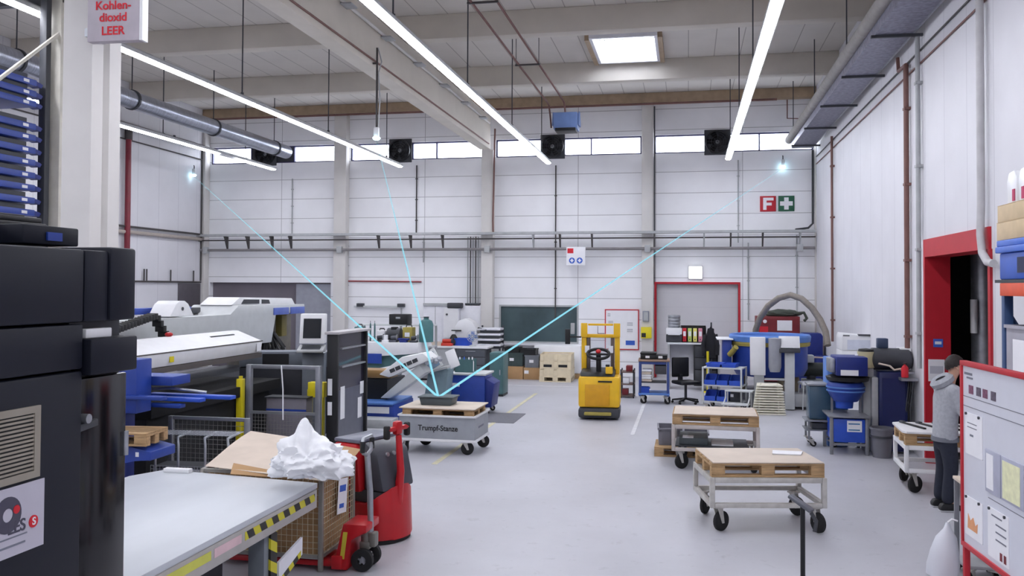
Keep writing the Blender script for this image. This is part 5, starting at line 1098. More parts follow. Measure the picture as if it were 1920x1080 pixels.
# office chair, desk with binders, jacket
t = thing('office_chair', 'black office chair on castors between tool cart and blue shelf trolley', 'chair', (-0.05, 20.0, 0), 0.5)
MB().box(-0.24, -0.24, 0.42, 0.24, 0.24, 0.5, b=0.035).build('seat', black, t); MB().box(-0.21, 0.22, 0.56, 0.21, 0.28, 1.0, b=0.03).build('backrest', black, t); MB().box(-0.04, 0.2, 0.4, 0.04, 0.3, 0.62, b=0.01).build('back_bar', black, t)
MB().cyl((0, 0, 0.1), (0, 0, 0.42), 0.03).build('gas_column', darkgrey, t)
for k in range(5):
    a = k*2*PI/5; lg = MB().prism([(0.03, 0.08), (0.3, 0.055), (0.3, 0.085), (0.03, 0.125)], 'y', -0.02, 0.02, m=R3(rz=a)).build('leg', black, t)
    MB().lathe([(0.001, -0.02), (0.026, -0.02), (0.026, 0.02), (0.001, 0.02)], n=12, m=R3(rz=a) @ R3(rx=PI/2, loc=(0.29, 0, 0.027))).build('castor', rubber, lg)
Y = 22.6; zt = fz(643, Y, 1285)
xa, xb = fx(1252, Y, 650), fx(1350, Y, 650)
t = thing('standing_desk', 'pale high desk with dark drawer unit in front of the grey roller door', 'desk', (xa, Y, 0)); W_ = xb-xa
MB().box(0, 0, zt-0.04, W_, 0.65, zt, b=0.006).build('desk_top', white, t)
for x in (0.0, W_-0.05): MB().box(x, 0.02, 0, x+0.05, 0.62, zt-0.041).build('side_leg', greysteel, t)
MB().box(W_*0.5, 0.05, 0.1, W_-0.06, 0.6, zt-0.045, b=0.01).build('drawer_unit', black, t)
for k in range(3): MB().box(W_*0.5+0.03, 0.03, zt-0.35-k*0.3, W_-0.09, 0.049, zt-0.08-k*0.3, b=0.004).build('drawer', darkgrey, t)
MB().box(0.05, 0.55, 0.35, W_*0.5, 0.58, zt-0.045).build('back_panel', white, t)
z_ = zt+0.002
t = thing('binder_rack', 'black rack on the desk holding the upright binders', 'rack', (fx(1300, Y+0.3, 630), Y+0.3, z_)); xw = fx(1323, Y+0.3)-fx(1276, Y+0.3)
MB().box(-xw/2, -0.17, 0, xw/2, 0.17, 0.02).box(-xw/2, 0.15, 0.02, xw/2, 0.17, 0.42).box(-xw/2, -0.17, 0.021, -xw/2+0.015, 0.149, 0.4).box(xw/2-0.015, -0.17, 0.021, xw/2, 0.149, 0.4).build('frame', black, t)
for k, (m_, cn) in enumerate(((inkred, 'red'), (mat('binder_green', (190, 206, 110), 0.6), 'pale green'), (mat('binder_yellow', (232, 222, 120), 0.6), 'pale yellow'), (mat('binder_pink', (216, 140, 160), 0.6), 'pink'))):
    t = thing('binder', cn+' binder standing in the black desk rack', 'binder', (fx(1300, Y+0.3, 630)-xw/2+0.09+k*(xw-0.1)/4, Y+0.28, z_+0.022), 0, 'binders in the desk rack')
    MB().box(-0.045, -0.14, 0, 0.05, 0.12, 0.33, b=0.006).build('cover', m_, t); MB().box(-0.03, -0.1435, 0.14, 0.035, -0.1405, 0.26).build('spine_label', paper, t); MB().cyl((0.0, -0.145, 0.06), (0.0, -0.1395, 0.06), 0.014, n=10).build('finger_ring', darkgrey, t)
t = thing('printer', 'white desk printer with dark tray left of the binders', 'printer', (fx(1264, Y+0.3, 625), Y+0.3, z_))
MB().box(-0.2, -0.2, 0, 0.2, 0.2, 0.2, b=0.02).build('lower_unit', darkgrey, t); MB().box(-0.2, -0.2, 0.202, 0.2, 0.2, 0.36, b=0.02).build('upper_unit', machinewhite, t); MB().box(-0.15, -0.28, 0.19, 0.15, -0.05, 0.2).build('paper_tray', paper, t)
t = thing('spiral_column', 'silver coil stack standing on the white desk printer', 'coil', (fx(1264, Y+0.3, 600), Y+0.32, z_+0.365))
for k in range(4): MB().lathe([(0.09, 0), (0.15, 0.0), (0.16, 0.04), (0.15, 0.075), (0.09, 0.075)], c=(0, 0, k*0.08), n=20).build('ring', steel, t)
t = thing('work_jacket', 'black work jacket hanging at the right end of the desk', 'jacket', (fx(1332, Y-0.1, 640), Y-0.1, 0))
MB().prism([(-0.16, 0.82), (0.14, 0.8), (0.16, 1.2), (0.12, 1.42), (0.04, 1.52), (0.02, 1.66), (-0.02, 1.52), (-0.12, 1.4), (-0.18, 1.1)], 'y', -0.09, 0.09, b=0.05).build('jacket_body', mat('jacket_black', (34, 34, 40), 0.9), t)
MB().tube([(0.12, -0.02, 1.4), (0.17, -0.08, 1.15), (0.16, -0.1, 0.9)], 0.055, 10, 0.045).build('sleeve', mat('jacket_black', (34, 34, 40), 0.9), t); MB().tube([(-0.12, -0.05, 1.38), (-0.18, -0.1, 1.15), (-0.16, -0.12, 0.88)], 0.055, 10, 0.045).build('sleeve', mat('jacket_black', (34, 34, 40), 0.9), t)
MB().cyl((0.02, 0.0, 0), (0.02, 0.0, 1.7), 0.02, n=8).box(-0.15, -0.15, 0, 0.2, 0.15, 0.03, b=0.01).build('coat_stand', darkgrey, t)
tag(MB().cyl((fx(1327, Y-0.4, 680), Y-0.4, 0), (fx(1327, Y-0.4, 680), Y-0.4, 1.0), 0.03, n=10).lathe([(0.001, 0.0), (0.14, 0), (0.13, 0.02), (0.001, 0.03)], c=(fx(1327, Y-0.4, 680), Y-0.4, 0), n=16).build('barrier_post', safety), 'short yellow post beside the hanging black jacket', 'safety post')

# blue open bin trolley
xa, xb = fx(1318, 19.6, 720), fx(1398, 19.6, 720)
t = thing('shelf_trolley', 'white framed shelf trolley with blue bins left of the polishing machine', 'trolley', ((xa+xb)/2, 19.4, 0), -0.25); hw, hd = 0.42, 0.28
for x in (-hw, hw-0.035):
    for y in (-hd, hd-0.035): MB().box(x, y, 0.1, x+0.035, y+0.035, 0.88, b=0.004).build('post', machine, t)
for z in (0.14, 0.48, 0.85): MB().box(-hw+0.005, -hd+0.005, z, hw-0.005, hd-0.005, z+0.025).build('shelf', machine, t)
for x in (-hw+0.07, hw-0.09):
    for y in (-hd+0.06, hd-0.06): caster(t, x, y, 0.045, 0.1, 0.3)
cr = Matrix.Translation(((xa+xb)/2, 19.4, 0)) @ Matrix.Rotation(-0.25, 4, 'Z')
bl = ['left front', 'middle front', 'right']
for sh, z in (('lower', 0.167), ('middle', 0.507)):
    for k, x in enumerate((-0.26, 0.0, 0.26)):
        if sh == 'lower' and k == 2:
            make_carton('small dark carton with white label on the lower shelf of the bin trolley', cr @ Vector((x, -0.08, z)), -0.25, 0.2, 0.25, 0.2, darkgrey); continue
        t = thing('storage_bin', 'bright blue open bin, %s one on the %s shelf of the bin trolley' % (('left', 'middle', 'right')[k], sh), 'bin', cr @ Vector((x, -0.06, z)), -0.25, 'blue bins on the shelf trolley')
        MB().prism([(-0.19, 0), (0.19, 0), (0.19, 0.2), (0.02, 0.2), (-0.12, 0.1), (-0.19, 0.1)], 'x', -0.115, -0.105).prism([(-0.19, 0), (0.19, 0), (0.19, 0.2), (0.02, 0.2), (-0.12, 0.1), (-0.19, 0.1)], 'x', 0.105, 0.115).box(-0.104, -0.19, 0, 0.104, 0.19, 0.01).box(-0.104, -0.19, 0.011, 0.104, -0.18, 0.1).box(-0.104, 0.18, 0.011, 0.104, 0.19, 0.2).build('body', brightblue, t)
for k, x in enumerate((-0.2, 0.12)):
    t = make_bin('storage_bin', ['low blue tray on top of the bin trolley, left one', 'low blue tray on top of the bin trolley, right one'][k], 'tray', cr @ Vector((x, 0.0, 0.877)), -0.25, 0.28, 0.36, 0.08, brightblue, 'trays on the shelf trolley', None, False)
t = thing('step_stool', 'small pale metal step stool in front of the bin trolley', 'step stool', (1.02, 18.75, 0), -0.2)
MB().box(-0.28, -0.02, 0.42, 0.28, 0.28, 0.45, b=0.008).build('upper_step', machine, t); MB().box(-0.3, -0.35, 0.18, 0.24, -0.08, 0.21, b=0.008).build('lower_step', machine, t)
for x in (-0.26, 0.22): MB().tube([(x, -0.32, 0), (x, -0.32, 0.18), (x, -0.02, 0.3), (x, -0.02, 0.42)], 0.016, 7).build('leg_frame', machine, t); MB().cyl((x, 0.25, 0), (x, 0.25, 0.42), 0.016, n=7).build('leg', machine, t)

# polishing (vibratory) machine
Y = 20.3; xc = fx(1443, Y, 700)
t = thing('polishing_machine', 'large round blue vibratory polishing machine with grey front columns', 'machine', (xc, Y, 0))
MB().lathe([(0.001, 0.75), (0.5, 0.62), (0.72, 0.65), (0.8, 0.8), (0.8, 1.3), (0.001, 1.3)], n=40).build('lower_bowl', blue, t)
MB().lathe([(0.80, 1.301), (0.845, 1.30), (0.86, 1.36), (0.845, 1.39), (0.80, 1.39)], n=40).build('yellow_ring', olive, t)
MB().lathe([(0.001, 1.2), (0.8, 1.391), (0.86, 1.391), (0.875, 1.5), (0.85, 1.54), (0.80, 1.52), (0.78, 1.42), (0.001, 1.36)], n=40).build('upper_rim', paleblue, t)
for k in range(8): a = k*PI/4+0.3; MB().lathe([(0.001, 0.33), (0.06, 0.33), (0.075, 0.4), (0.06, 0.47), (0.075, 0.54), (0.06, 0.63), (0.001, 0.63)], c=(0.6*math.cos(a), 0.6*math.sin(a), 0), n=12).build('spring', mat('spring_khaki', (124, 112, 92), 0.6), t)
MB().lathe([(0.001, 0.05), (0.85, 0.05), (0.85, 0.3), (0.78, 0.328), (0.001, 0.328)], n=32).build('base_ring', mat('base_grey', (130, 132, 138), 0.5), t); MB().box(0.1, -0.86, 0.06, 0.8, -0.5, 0.33, b=0.02).build('base_box', greysteel, t)
MB().box(-0.48, -1.02, 0.72, -0.17, -0.885, 1.52, b=0.012).build('control_cabinet', machinewhite, t); MB().box(-0.4, -1.0, 0.03, -0.2, -0.9, 0.718).build('cabinet_stand', greysteel, t)
MB().lathe([(0.001, 0.8), (0.1, 0.8), (0.13, 0.9), (0.13, 1.5), (0.001, 1.52)], c=(0.02, -1.0, 0), n=20).build('dust_bag', mat('bag_grey', (150, 152, 160), 0.8), t)
MB().box(0.22, -1.0, 0.02, 0.42, -0.9, 1.2, b=0.01).build('post', machine, t)
p = MB().box(0.1, -1.12, 1.21, 0.52, -0.9, 1.29, b=0.01).build('screen_tray', darkgrey, t); MB().box(0.1, -0.05, 0, 0.52, 0.0, 0.26, b=0.01, m=R3(rx=-0.35, loc=(0, -1.02, 1.292))).build('white_panel', machinewhite, t)
MB().box(-0.19, -0.98, 0.62, 0.24, -0.92, 0.66).box(-0.19, -0.98, 0.35, 0.24, -0.92, 0.39).build('cross_rail', machine, t)
MB().box(-1.02, -0.42, 0.85, -0.83, 0.3, 1.42, b=0.02).build('side_hopper', blue, t); MB().box(-1.15, -0.5, 1.421, -0.8, 0.35, 1.45, b=0.01).build('hopper_rim', machinewhite, t)
MB().tube([(-0.88, -0.45, 1.1), (-0.8, -0.55, 1.2), (-0.75, -0.62, 1.28)], 0.06, 10).build('outlet_hose', olive, t)
t = thing('white_grating', 'stack of white slatted plastic grates leaning before the polishing machine', 'grating', (fx(1441, 18.55, 760), 18.55, 0), 0.05)
for k in range(12):
    z = k*0.052; MB().prism([(-0.33+0.008*k, -0.03), (0.34-0.006*k, -0.03), (0.3-0.006*k, 0.35), (-0.28+0.008*k, 0.35)], 'z', z, z+0.03, b=0.008, m=R3(rx=0.03)).build('slat', mat('grate_cream', (222, 218, 200), 0.6), t)
MB().cyl((-0.2, 0.0, 0.0), (-0.15, 0.02, 0.63), 0.015, n=6).cyl((0.2, 0.0, 0.0), (0.18, 0.02, 0.63), 0.015, n=6).build('tie_rod', mat('grate_cream', (222, 218, 200), 0.6), t)

# maroon fire cabinet and arching hose at the back wall
Y = 24.7; x0, x1 = fx(1418, Y, 620), fx(1500, Y, 620)
t = thing('hose_cabinet', 'maroon cabinet with white notice and folded tarp at the back right', 'cabinet', (x0, Y, 0)); W_ = x1-x0
MB().box(0, 0, 0.05, W_, 0.6, fz(588, Y), b=0.015).build('body', darkred, t); MB().box(0.03, -0.012, 0.1, W_-0.03, -0.001, fz(592, Y)).build('door', darkred, t)
MB().box(W_*0.48, -0.018, fz(613, Y), W_*0.82, -0.0125, fz(595, Y)).build('notice', paper, t)
for u, v, r in ((1434, 597, 0.05), (1464, 626, 0.06), (1452, 627, 0.05), (1432, 627, 0.04)): MB().cyl((fx(u, Y)-x0, -0.04, fz(v, Y)), (fx(u, Y)-x0, -0.0125, fz(v, Y)), r, n=14).build('dial', paper, t)
for u0, v0, u1, v1 in ((1424, 606, 1440, 618), (1462, 618, 1480, 630)): MB().box(fx(u0, Y)-x0, -0.018, fz(v1, Y), fx(u1, Y)-x0, -0.0125, fz(v0, Y)).build('red_sign', inkred, t)
t = thing('folded_tarp', 'dark green folded tarp lying on top of the maroon cabinet', 'tarp', (x0+W_*0.62, Y+0.25, fz(588, Y)+0.003))
m = MB(); bmesh.ops.create_icosphere(m.bm, subdivisions=3, radius=1)
for v in m.bm.verts: n1 = 1+0.3*NZ.noise(v.co*2.2); v.co = Vector((v.co.x*0.5*n1, v.co.y*0.2*n1, max(0, 0.07+v.co.z*0.11*n1)))
m.build('cloth_folds', mat('tarp_green', (74, 80, 72), 0.85), t)
MB().tube([(0.35, -0.1, 0.08), (0.55, -0.12, 0.1), (0.62, -0.12, -0.05), (0.55, -0.14, -0.12)], 0.04, 8).build('hanging_end', mat('tarp_green', (74, 80, 72), 0.85), t)
Yh = 21.6
pts = [(1416, 640), (1417, 618), (1425, 596), (1440, 574), (1460, 559), (1482, 553), (1503, 560), (1522, 577), (1538, 600), (1548, 622), (1552, 648)]
hp = [Vector((fx(u, Yh-0.15*i, v), Yh-0.15*i, fz(v, Yh-0.15*i, u))) for i, (u, v) in enumerate(pts)]
tag(MB().tube(hp, 0.07, 14).build('suction_hose', hosemat), 'thick grey brown hose arching high over the polishing machine', 'hose')
Y = 23.6; x0, x1 = fx(1492, Y, 640), fx(1543, Y, 640)
t = thing('blue_hopper', 'dark blue sheet metal hopper with cut corners behind the arching hose', 'hopper', (x0, Y, 0)); W_ = x1-x0
MB().prism([(0, 0.6), (W_, 0.6), (W_*1.0, fz(622, Y)), (W_*0.93, fz(617, Y)), (W_*0.3, fz(617, Y)), (0.0, fz(628, Y))], 'y', 0, 0.5, b=0.012).build('hood', darkblue, t); MB().box(0.05, 0.05, 0, W_+0.1, 0.45, 0.598).build('base', darkblue, t); MB().box(W_*0.7, -0.25, 0.5, W_*1.4, 0.0, fz(655, Y), b=0.01).build('front_box', darkblue, t)
Y = 20.9
t = thing('pump_unit', 'small pump with pale hose right of the polishing machine', 'pump', (fx(1522, Y, 690), Y+0.1, 0))
MB().box(-0.2, -0.2, 0, 0.25, 0.2, 0.5, b=0.02).build('base', greysteel, t); MB().cyl((-0.25, 0, 0.72), (0.3, 0, 0.72), 0.16, n=20).build('motor', mat('motor_green', (44, 50, 46), 0.5), t); MB().box(-0.15, -0.15, 0.88, 0.05, 0.1, 1.05, b=0.02).build('terminal_box', machine, t); MB().cyl((0, 0, 0.5), (0, 0, 0.62), 0.1).build('pump_foot', darkgrey, t)
MB().tube([(0.05, -0.1, 1.0), (0.25, -0.15, 1.0), (0.4, -0.15, 0.8), (0.35, -0.15, 0.6)], 0.02, 7).build('hose', cardlight, t)
t = thing('white_stool', 'white square stool with tube legs right of the polishing machine', 'stool', (fx(1515, 19.6, 740), 19.6, 0), 0.2)
MB().box(-0.17, -0.17, 0.52, 0.17, 0.17, 0.58, b=0.02).build('seat', machinewhite, t)
for x in (-0.14, 0.14):
    for y in (-0.14, 0.14): MB().cyl((x*1.2, y*1.2, 0), (x, y, 0.52), 0.014, n=7).build('leg', machine, t)

# second blue machine group: water treatment unit
Y = 15.6
def X2(u, Y=15.6): return fx(u, Y, 720)
t = thing('filter_unit', 'blue filter machine with hanging bag vessel on a steel stand with white notice', 'machine', (X2(1588, 14.5), Y, 0)); t.scale = (1, 1, 0.71)
o_ = X2(1588, 14.5)
stm = mat('stand_grey', (138, 140, 146), 0.45, 0.4)
w0, w1 = X2(1556, 14.35)-o_, X2(1629, 14.35)-o_
for x in (w0, w1-0.05):
    for y in (-1.25, -0.55): MB().box(x-0.0, y, 0, x+0.05, y+0.05, 0.8, b=0.005).build('stand_leg', stm, t)
MB().box(w0-0.02, -1.28, 0.8, w1+0.02, -0.48, 0.84, b=0.006).build('stand_top', stm, t)
for y in (-1.25, -0.55): MB().box(w0+0.051, y, 0.2, w1-0.051, y+0.05, 0.25).build('stand_rail', stm, t)
pn = MB().box(w0+0.052, -1.24, 0.27, w1-0.052, -0.56, 0.77, b=0.008).build('blue_cabinet', brightblue, t)
MB().box(w0+0.25, -1.246, 0.5, w1-0.1, -1.2405, 0.74).build('notice', paper, pn)
MB().box(w0+0.27, -1.249, 0.66, w1-0.13, -1.2465, 0.685).box(w0+0.27, -1.249, 0.53, w1-0.13, -1.2465, 0.555).build('notice_print', mat('print_teal', (40, 110, 160), 0.6), pn)
yv = -0.85
MB().lathe([(0.001, 1.1), (0.18, 1.1), (0.22, 1.18), (0.27, 1.3), (0.28, 1.46), (0.25, 1.52), (0.001, 1.53)], c=(0.02, yv, 0), n=26).build('vessel', blue, t)
MB().lathe([(0.27, 0), (0.29, 0.0), (0.29, 0.03), (0.27, 0.03)], c=(0.02, yv, 1.32), n=26).lathe([(0.27, 0), (0.295, 0.0), (0.295, 0.03), (0.27, 0.03)], c=(0.02, yv, 1.40), n=26).build('vessel_rib', paleblue, t)
MB().lathe([(0.001, 0.95), (0.13, 0.95), (0.14, 1.1), (0.001, 1.1)], c=(0.0, yv, 0), n=20).build('vessel_neck', brightblue, t)
MB().box(-0.2, yv-0.02, 0.841, -0.17, yv+0.02, 1.3).box(0.22, yv-0.02, 0.841, 0.25, yv+0.02, 1.3).build('bracket', stm, t)
MB().lathe([(0.001, 1.55), (0.31, 1.56), (0.33, 1.64), (0.25, 1.68), (0.001, 1.68)], c=(0.05, yv, 0), n=24).build('black_collar', black, t)
MB().box(-0.16, yv-0.3, 1.69, 0.3, yv+0.3, 2.1, b=0.015).build('motor_housing', darkblue, t); MB().box(-0.1, yv-0.306, 1.70, 0.16, yv-0.3005, 1.82).build('label_card', paper, t)
MB().box(-0.2, -0.5, 0.0, 0.12, 0.0, 2.0, b=0.02).build('rear_tower', paleblue, t)
MB().box(-0.24, yv-0.2, 1.75, -0.165, yv+0.2, 2.05, b=0.01).build('side_window', steel, t)
t = thing('fan_motor', 'cream electric motor between the blue filter machine and dark blower', 'motor', (X2(1624, 14.85), Y-0.75, 0)); t.scale = (1, 1, 0.76)
MB().cyl((0, 0, 1.72), (0, 0, 2.05), 0.13, n=22).build('motor_body', mat('motor_cream', (196, 188, 150), 0.5), t); MB().lathe([(0.001, 2.051), (0.12, 2.051), (0.11, 2.1), (0.001, 2.12)], n=18).build('motor_cap', black, t); MB().box(-0.06, -0.08, 0, 0.1, 0.1, 1.71, b=0.01).build('column', greysteel, t)
for k in range(3): MB().box(-0.16, -0.05, 1.78+k*0.09, -0.125, 0.05, 1.81+k*0.09).build('fin', paper, t)
Y = 14.95
t = thing('blower_cabinet', 'tall dark blue cabinet with black blower drum on top by the right wall', 'machine', (X2(1668, Y), Y, 0)); t.scale = (1, 1, 0.73); a, c = X2(1640, Y)-X2(1668, Y), X2(1692, Y)-X2(1668, Y)
MB().box(a, -0.35, 0.05, c, 0.35, 1.72, b=0.02).build('cabinet', mat('cabinet_navy', (22, 32, 84), 0.5), t); MB().box(a+0.04, -0.358, 0.1, c-0.04, -0.351, 1.6).build('door', mat('cabinet_navy', (22, 32, 84), 0.5), t)
MB().lathe([(0.001, -0.3), (0.2, -0.3), (0.24, -0.26), (0.24, 0.26), (0.2, 0.3), (0.001, 0.3)], n=28, m=R3(ry=PI/2, loc=(0.0, 0.0, 1.97))).build('blower_drum', darkgrey, t)
MB().box(a+0.04, -0.05, 2.2, a+0.2, 0.1, 2.42, b=0.02).build('junction_box', mat('navy_grey', (50, 66, 94), 0.5), t)
MB().tube([(a, -0.3, 1.9), (a+0.15, -0.37, 1.86), (c-0.2, -0.38, 1.78), (c-0.05, -0.38, 1.82)], 0.02, 7).build('cable', cardlight, t)
MB().box(a-0.1, -0.3, 0, a-0.005, 0.0, 1.6, b=0.01).build('side_duct', greysteel, t)
Y = 18.4
t = thing('white_console', 'white machine with sloped glazed lid by the right wall behind the filter machine', 'machine', (X2(1615, Y), Y, 0)); a, c = X2(1574, Y)-X2(1615, Y), X2(1650, Y)-X2(1615, Y)
MB().box(a, -0.3, 0, c, 0.4, 1.35, b=0.02).build('body', machinewhite, t)
MB().prism([(a, 1.351), (c, 1.351), (c, 1.55), (c-0.08, 1.62), (a+0.02, 1.68), (a, 1.6)], 'y', -0.3, 0.35, b=0.015).build('sloped_lid', machinewhite, t)
MB().box(a+0.3, -0.32, 1.64, c-0.15, -0.22, 1.67, m=R3()).box(a+0.02, -0.31, 1.63, a+0.14, -0.301, 1.65).build('lid_handle', darkgrey, t)
MB().box(a+0.1, -0.306, 1.37, c-0.1, -0.3005, 1.56).build('lid_window', mat('window_pale', (206, 210, 222), 0.2), t)
Y = 15.2
t = thing('plastic_tank', 'clear green grey plastic tank on a small frame left of the filter machine', 'tank', (X2(1538, Y), Y, 0)); t.scale = (1, 1, 0.87)
MB().box(-0.2, -0.18, 0.5, 0.17, 0.2, 1.12, b=0.03).build('tank_body', mat('tank_teal', (58, 84, 104), 0.25), t); MB().box(-0.22, -0.2, 1.12, 0.19, 0.22, 1.16, b=0.01).build('tank_lid', stm, t)
for x in (-0.22, 0.16):
    for y in (-0.22, 0.18): MB().box(x, y, 0.13, x+0.03, y+0.03, 0.47).build('frame_leg', stm, t)
MB().box(-0.26, -0.26, 0.47, 0.2, 0.22, 0.495).box(-0.26, -0.26, 0.3, 0.2, 0.22, 0.32).build('frame_shelf', stm, t)
for x in (-0.18, 0.14):
    for y in (-0.18, 0.16): caster(t, x, y, 0.05, 0.13, 0.2)
MB().box(-0.16, -0.2, 0.322, 0.12, 0.16, 0.44, b=0.02).build('pump_block', darkgrey, t)
Y = 14.35
t = thing('waste_bin', 'grey plastic waste bin on the floor right of the filter stand', 'bin', (fx(1652, Y, 830), Y-0.05, 0))
MB().lathe([(0.001, 0.01), (0.13, 0), (0.16, 0.42), (0.175, 0.42), (0.175, 0.45), (0.15, 0.45), (0.12, 0.03), (0.001, 0.03)], n=22).build('body', mat('waste_grey', (108, 108, 116), 0.5), t); MB().lathe([(0.155, 0.3), (0.172, 0.3), (0.172, 0.33), (0.155, 0.33)], n=22).build('band', darkgrey, t)
t = thing('cable_bundle', 'bundle of looped dark cables hanging on the right wall left of the red gate', 'cables', (XR-0.06, 14.75, -0.1)); t.scale = (1, 1, 0.86)
for k in range(7): dx = -0.02*k; MB().tube([(dx, -0.25+0.06*k, 1.45), (dx-0.05, -0.25+0.05*k, 0.95), (dx-0.03, -0.18+0.05*k, 0.45+0.03*k), (dx, -0.08+0.05*k, 0.9), (dx, 0.0+0.03*k, 1.45)], 0.014, 6).build('cable_loop', black if k % 2 else darkgrey, t)
MB().box(-0.2, -0.35, 1.45, 0.04, 0.35, 1.5).build('hook_bar', steel, t); MB().box(-0.12, 0.1, 1.6, 0.05, 0.4, 2.0, b=0.02).build('socket_box', machinewhite, t)
t = thing('red_extinguisher', 'small red fire extinguisher on the right wall above the cable loops', 'fire extinguisher', (XR-0.2, 14.45, 1.2)); t.scale = (0.7, 0.7, 0.6)
MB().lathe([(0.001, 0), (0.07, 0), (0.075, 0.03), (0.075, 0.24), (0.04, 0.3), (0.02, 0.31), (0.02, 0.34), (0.001, 0.34)], n=18).build('cylinder', inkred, t); MB().box(-0.03, -0.1, 0.34, 0.03, 0.05, 0.38, b=0.008).build('valve', black, t); MB().box(0.06, -0.03, 0.1, 0.2, 0.03, 0.14).build('wall_bracket', steel, t)

# ================================================================== PALLET CARTS OF THE RIGHT AISLE
def load(cx, cy, rz, z, names, bw=1.22, bd=0.86):
    cr = Matrix.Translation((cx, cy, 0)) @ Matrix.Rotation(rz, 4, 'Z')
    make_pallet(names[0], (cx, cy, z), rz, 1.18, 0.82)
    o = tag(MB().box(-bw/2, -bd/2, 0, bw/2, bd/2, 0.012, b=0.003).build('wooden_board', board), names[1], 'board', 'boards on the pallet carts'); o.location = (cx, cy, z+0.1455); o.rotation_euler = (0, 0, rz)
    return cr
ca = (0.74, 10.02, math.radians(11.5))
make_cart('grey pallet cart nearest the camera in the right aisle', (ca[0], ca[1], 0), ca[2], 1.22, 0.86)
cr = load(*ca, 0.5765, ('wooden pallet on the nearest pallet cart', 'pale wooden board on the nearest pallet cart'), 1.16, 0.84)
o = tag(MB().prism([(-0.16, -0.1), (0.14, -0.13), (0.2, 0.06), (-0.12, 0.1)], 'z', 0, 0.012).build('paper_sheet', paper), 'white sheet of paper on the nearest pallet cart board', 'paper'); o.location = cr @ Vector((0.34, 0.1, 0.737)); o.rotation_euler = (0, 0, 0.1)
cb = (0.38, 13.1, math.radians(-1))
make_cart('second pallet cart in the right aisle, behind the nearest one', (cb[0], cb[1], 0), cb[2], 1.2, 0.88, 0.63, mat('cart_beige', (186, 178, 174), 0.5, var=0.12))
load(*cb, 0.6315, ('wooden pallet on the second pallet cart', 'pale wooden board on the second pallet cart'), 1.14, 0.86)
t = thing('grey_tray', 'dark grey tray with white cards on the lower deck of the second pallet cart', 'tray', (cb[0]-0.05, cb[1], 0.312), cb[2])
MB().box(-0.5, -0.36, 0, 0.5, 0.36, 0.02).build('deck', darkgrey, t); MB().box(-0.45, -0.3, 0.02, -0.05, 0.3, 0.12, b=0.01).build('grey_block', mat('tote_grey', (74, 82, 86), 0.5), t); MB().box(0.0, -0.28, 0.021, 0.3, 0.2, 0.035).box(-0.4, -0.33, 0.121, -0.25, -0.1, 0.125).build('white_card', paper, t)
cc = (3.27, 12.2, math.radians(-3))
make_cart('white pallet cart standing at the red gate beside the person', (cc[0], cc[1], 0), cc[2], 1.2, 0.84, 0.60, machinewhite)
make_pallet('brown wooden pallet on the white cart beside the person', (cc[0], cc[1], 0.6015), cc[2], 1.18, 0.8)
cr = Matrix.Translation((cc[0], cc[1], 0)) @ Matrix.Rotation(cc[2], 4, 'Z')
o = tag(MB().prism([(-0.62, -0.36), (-0.58, -0.43), (0.6, -0.43), (0.6, 0.43), (-0.52, 0.43), (-0.62, 0.36)], 'z', 0, 0.03, b=0.008).build('white_sheet', machinewhite), 'white sheet with rounded corners on the cart beside the person', 'sheet'); o.location = cr @ Vector((0, 0, 0.747)); o.rotation_euler = (0, 0, cc[2])
for k, wd in enumerate(('leftmost', 'second from the left', 'third from the left', 'rightmost')):
    t = thing('dark_tool', 'long dark tool on the white sheet by the gate, '+wd, 'tool', cr @ Vector((-0.42+k*0.2, 0.05, 0.779)), cc[2]+0.35, 'tools on the white sheet')
    MB().box(-0.02, -0.28, 0, 0.02, 0.2, 0.02, b=0.006).build('blade', black, t); MB().box(-0.025, 0.201, 0, 0.025, 0.3, 0.03, b=0.01).build('handle', darkgrey, t)
# floor pallet with grey boxes left of the second cart
make_pallet('wooden pallet on the floor left of the second cart', (0.0, 13.95, 0), 0.0, 1.0, 0.7)
make_bin('grey_crate', 'grey plastic crate on the floor pallet left of the second cart', 'crate', (-0.28, 14.02, 0.146), 0.05, 0.34, 0.5, 0.26, mat('crate_mid_grey', (116, 116, 126), 0.5), 'grey crates on the floor pallet', None)
make_bin('grey_crate', 'second grey plastic crate on the floor pallet, partly behind the cart leg', 'crate', (0.12, 14.02, 0.146), 0.0, 0.36, 0.5, 0.2, mat('crate_mid_grey', (116, 116, 126), 0.5), 'grey crates on the floor pallet', None)

# ================================================================== RIGHT FOREGROUND
# black post with grey tilted bar
p = PZ(1505, 950, 1.08)
t = thing('stand_post', 'slim black stand post with tilted grey bar in the right foreground', 'stand', (float(p[0]), float(p[1]), 0))
MB().cyl((0, 0, 0.03), (0, 0, 1.08), 0.016, n=12).build('post', black, t); MB().lathe([(0.001, 0), (0.17, 0), (0.16, 0.02), (0.03, 0.03), (0.001, 0.03)], n=24).build('foot_plate', black, t)
MB().box(-0.11, -0.03, 0, 0.07, 0.03, 0.025, b=0.008, m=R3(ry=0.45, rz=-0.6, loc=(0, 0, 1.08))).build('tilted_bar', mat('bar_grey', (104, 106, 114), 0.4, 0.4), t); MB().tube([(0.05, -0.03, 1.05), (0.08, -0.05, 1.0), (0.07, -0.05, 0.93)], 0.014, 8).build('hook', darkgrey, t)

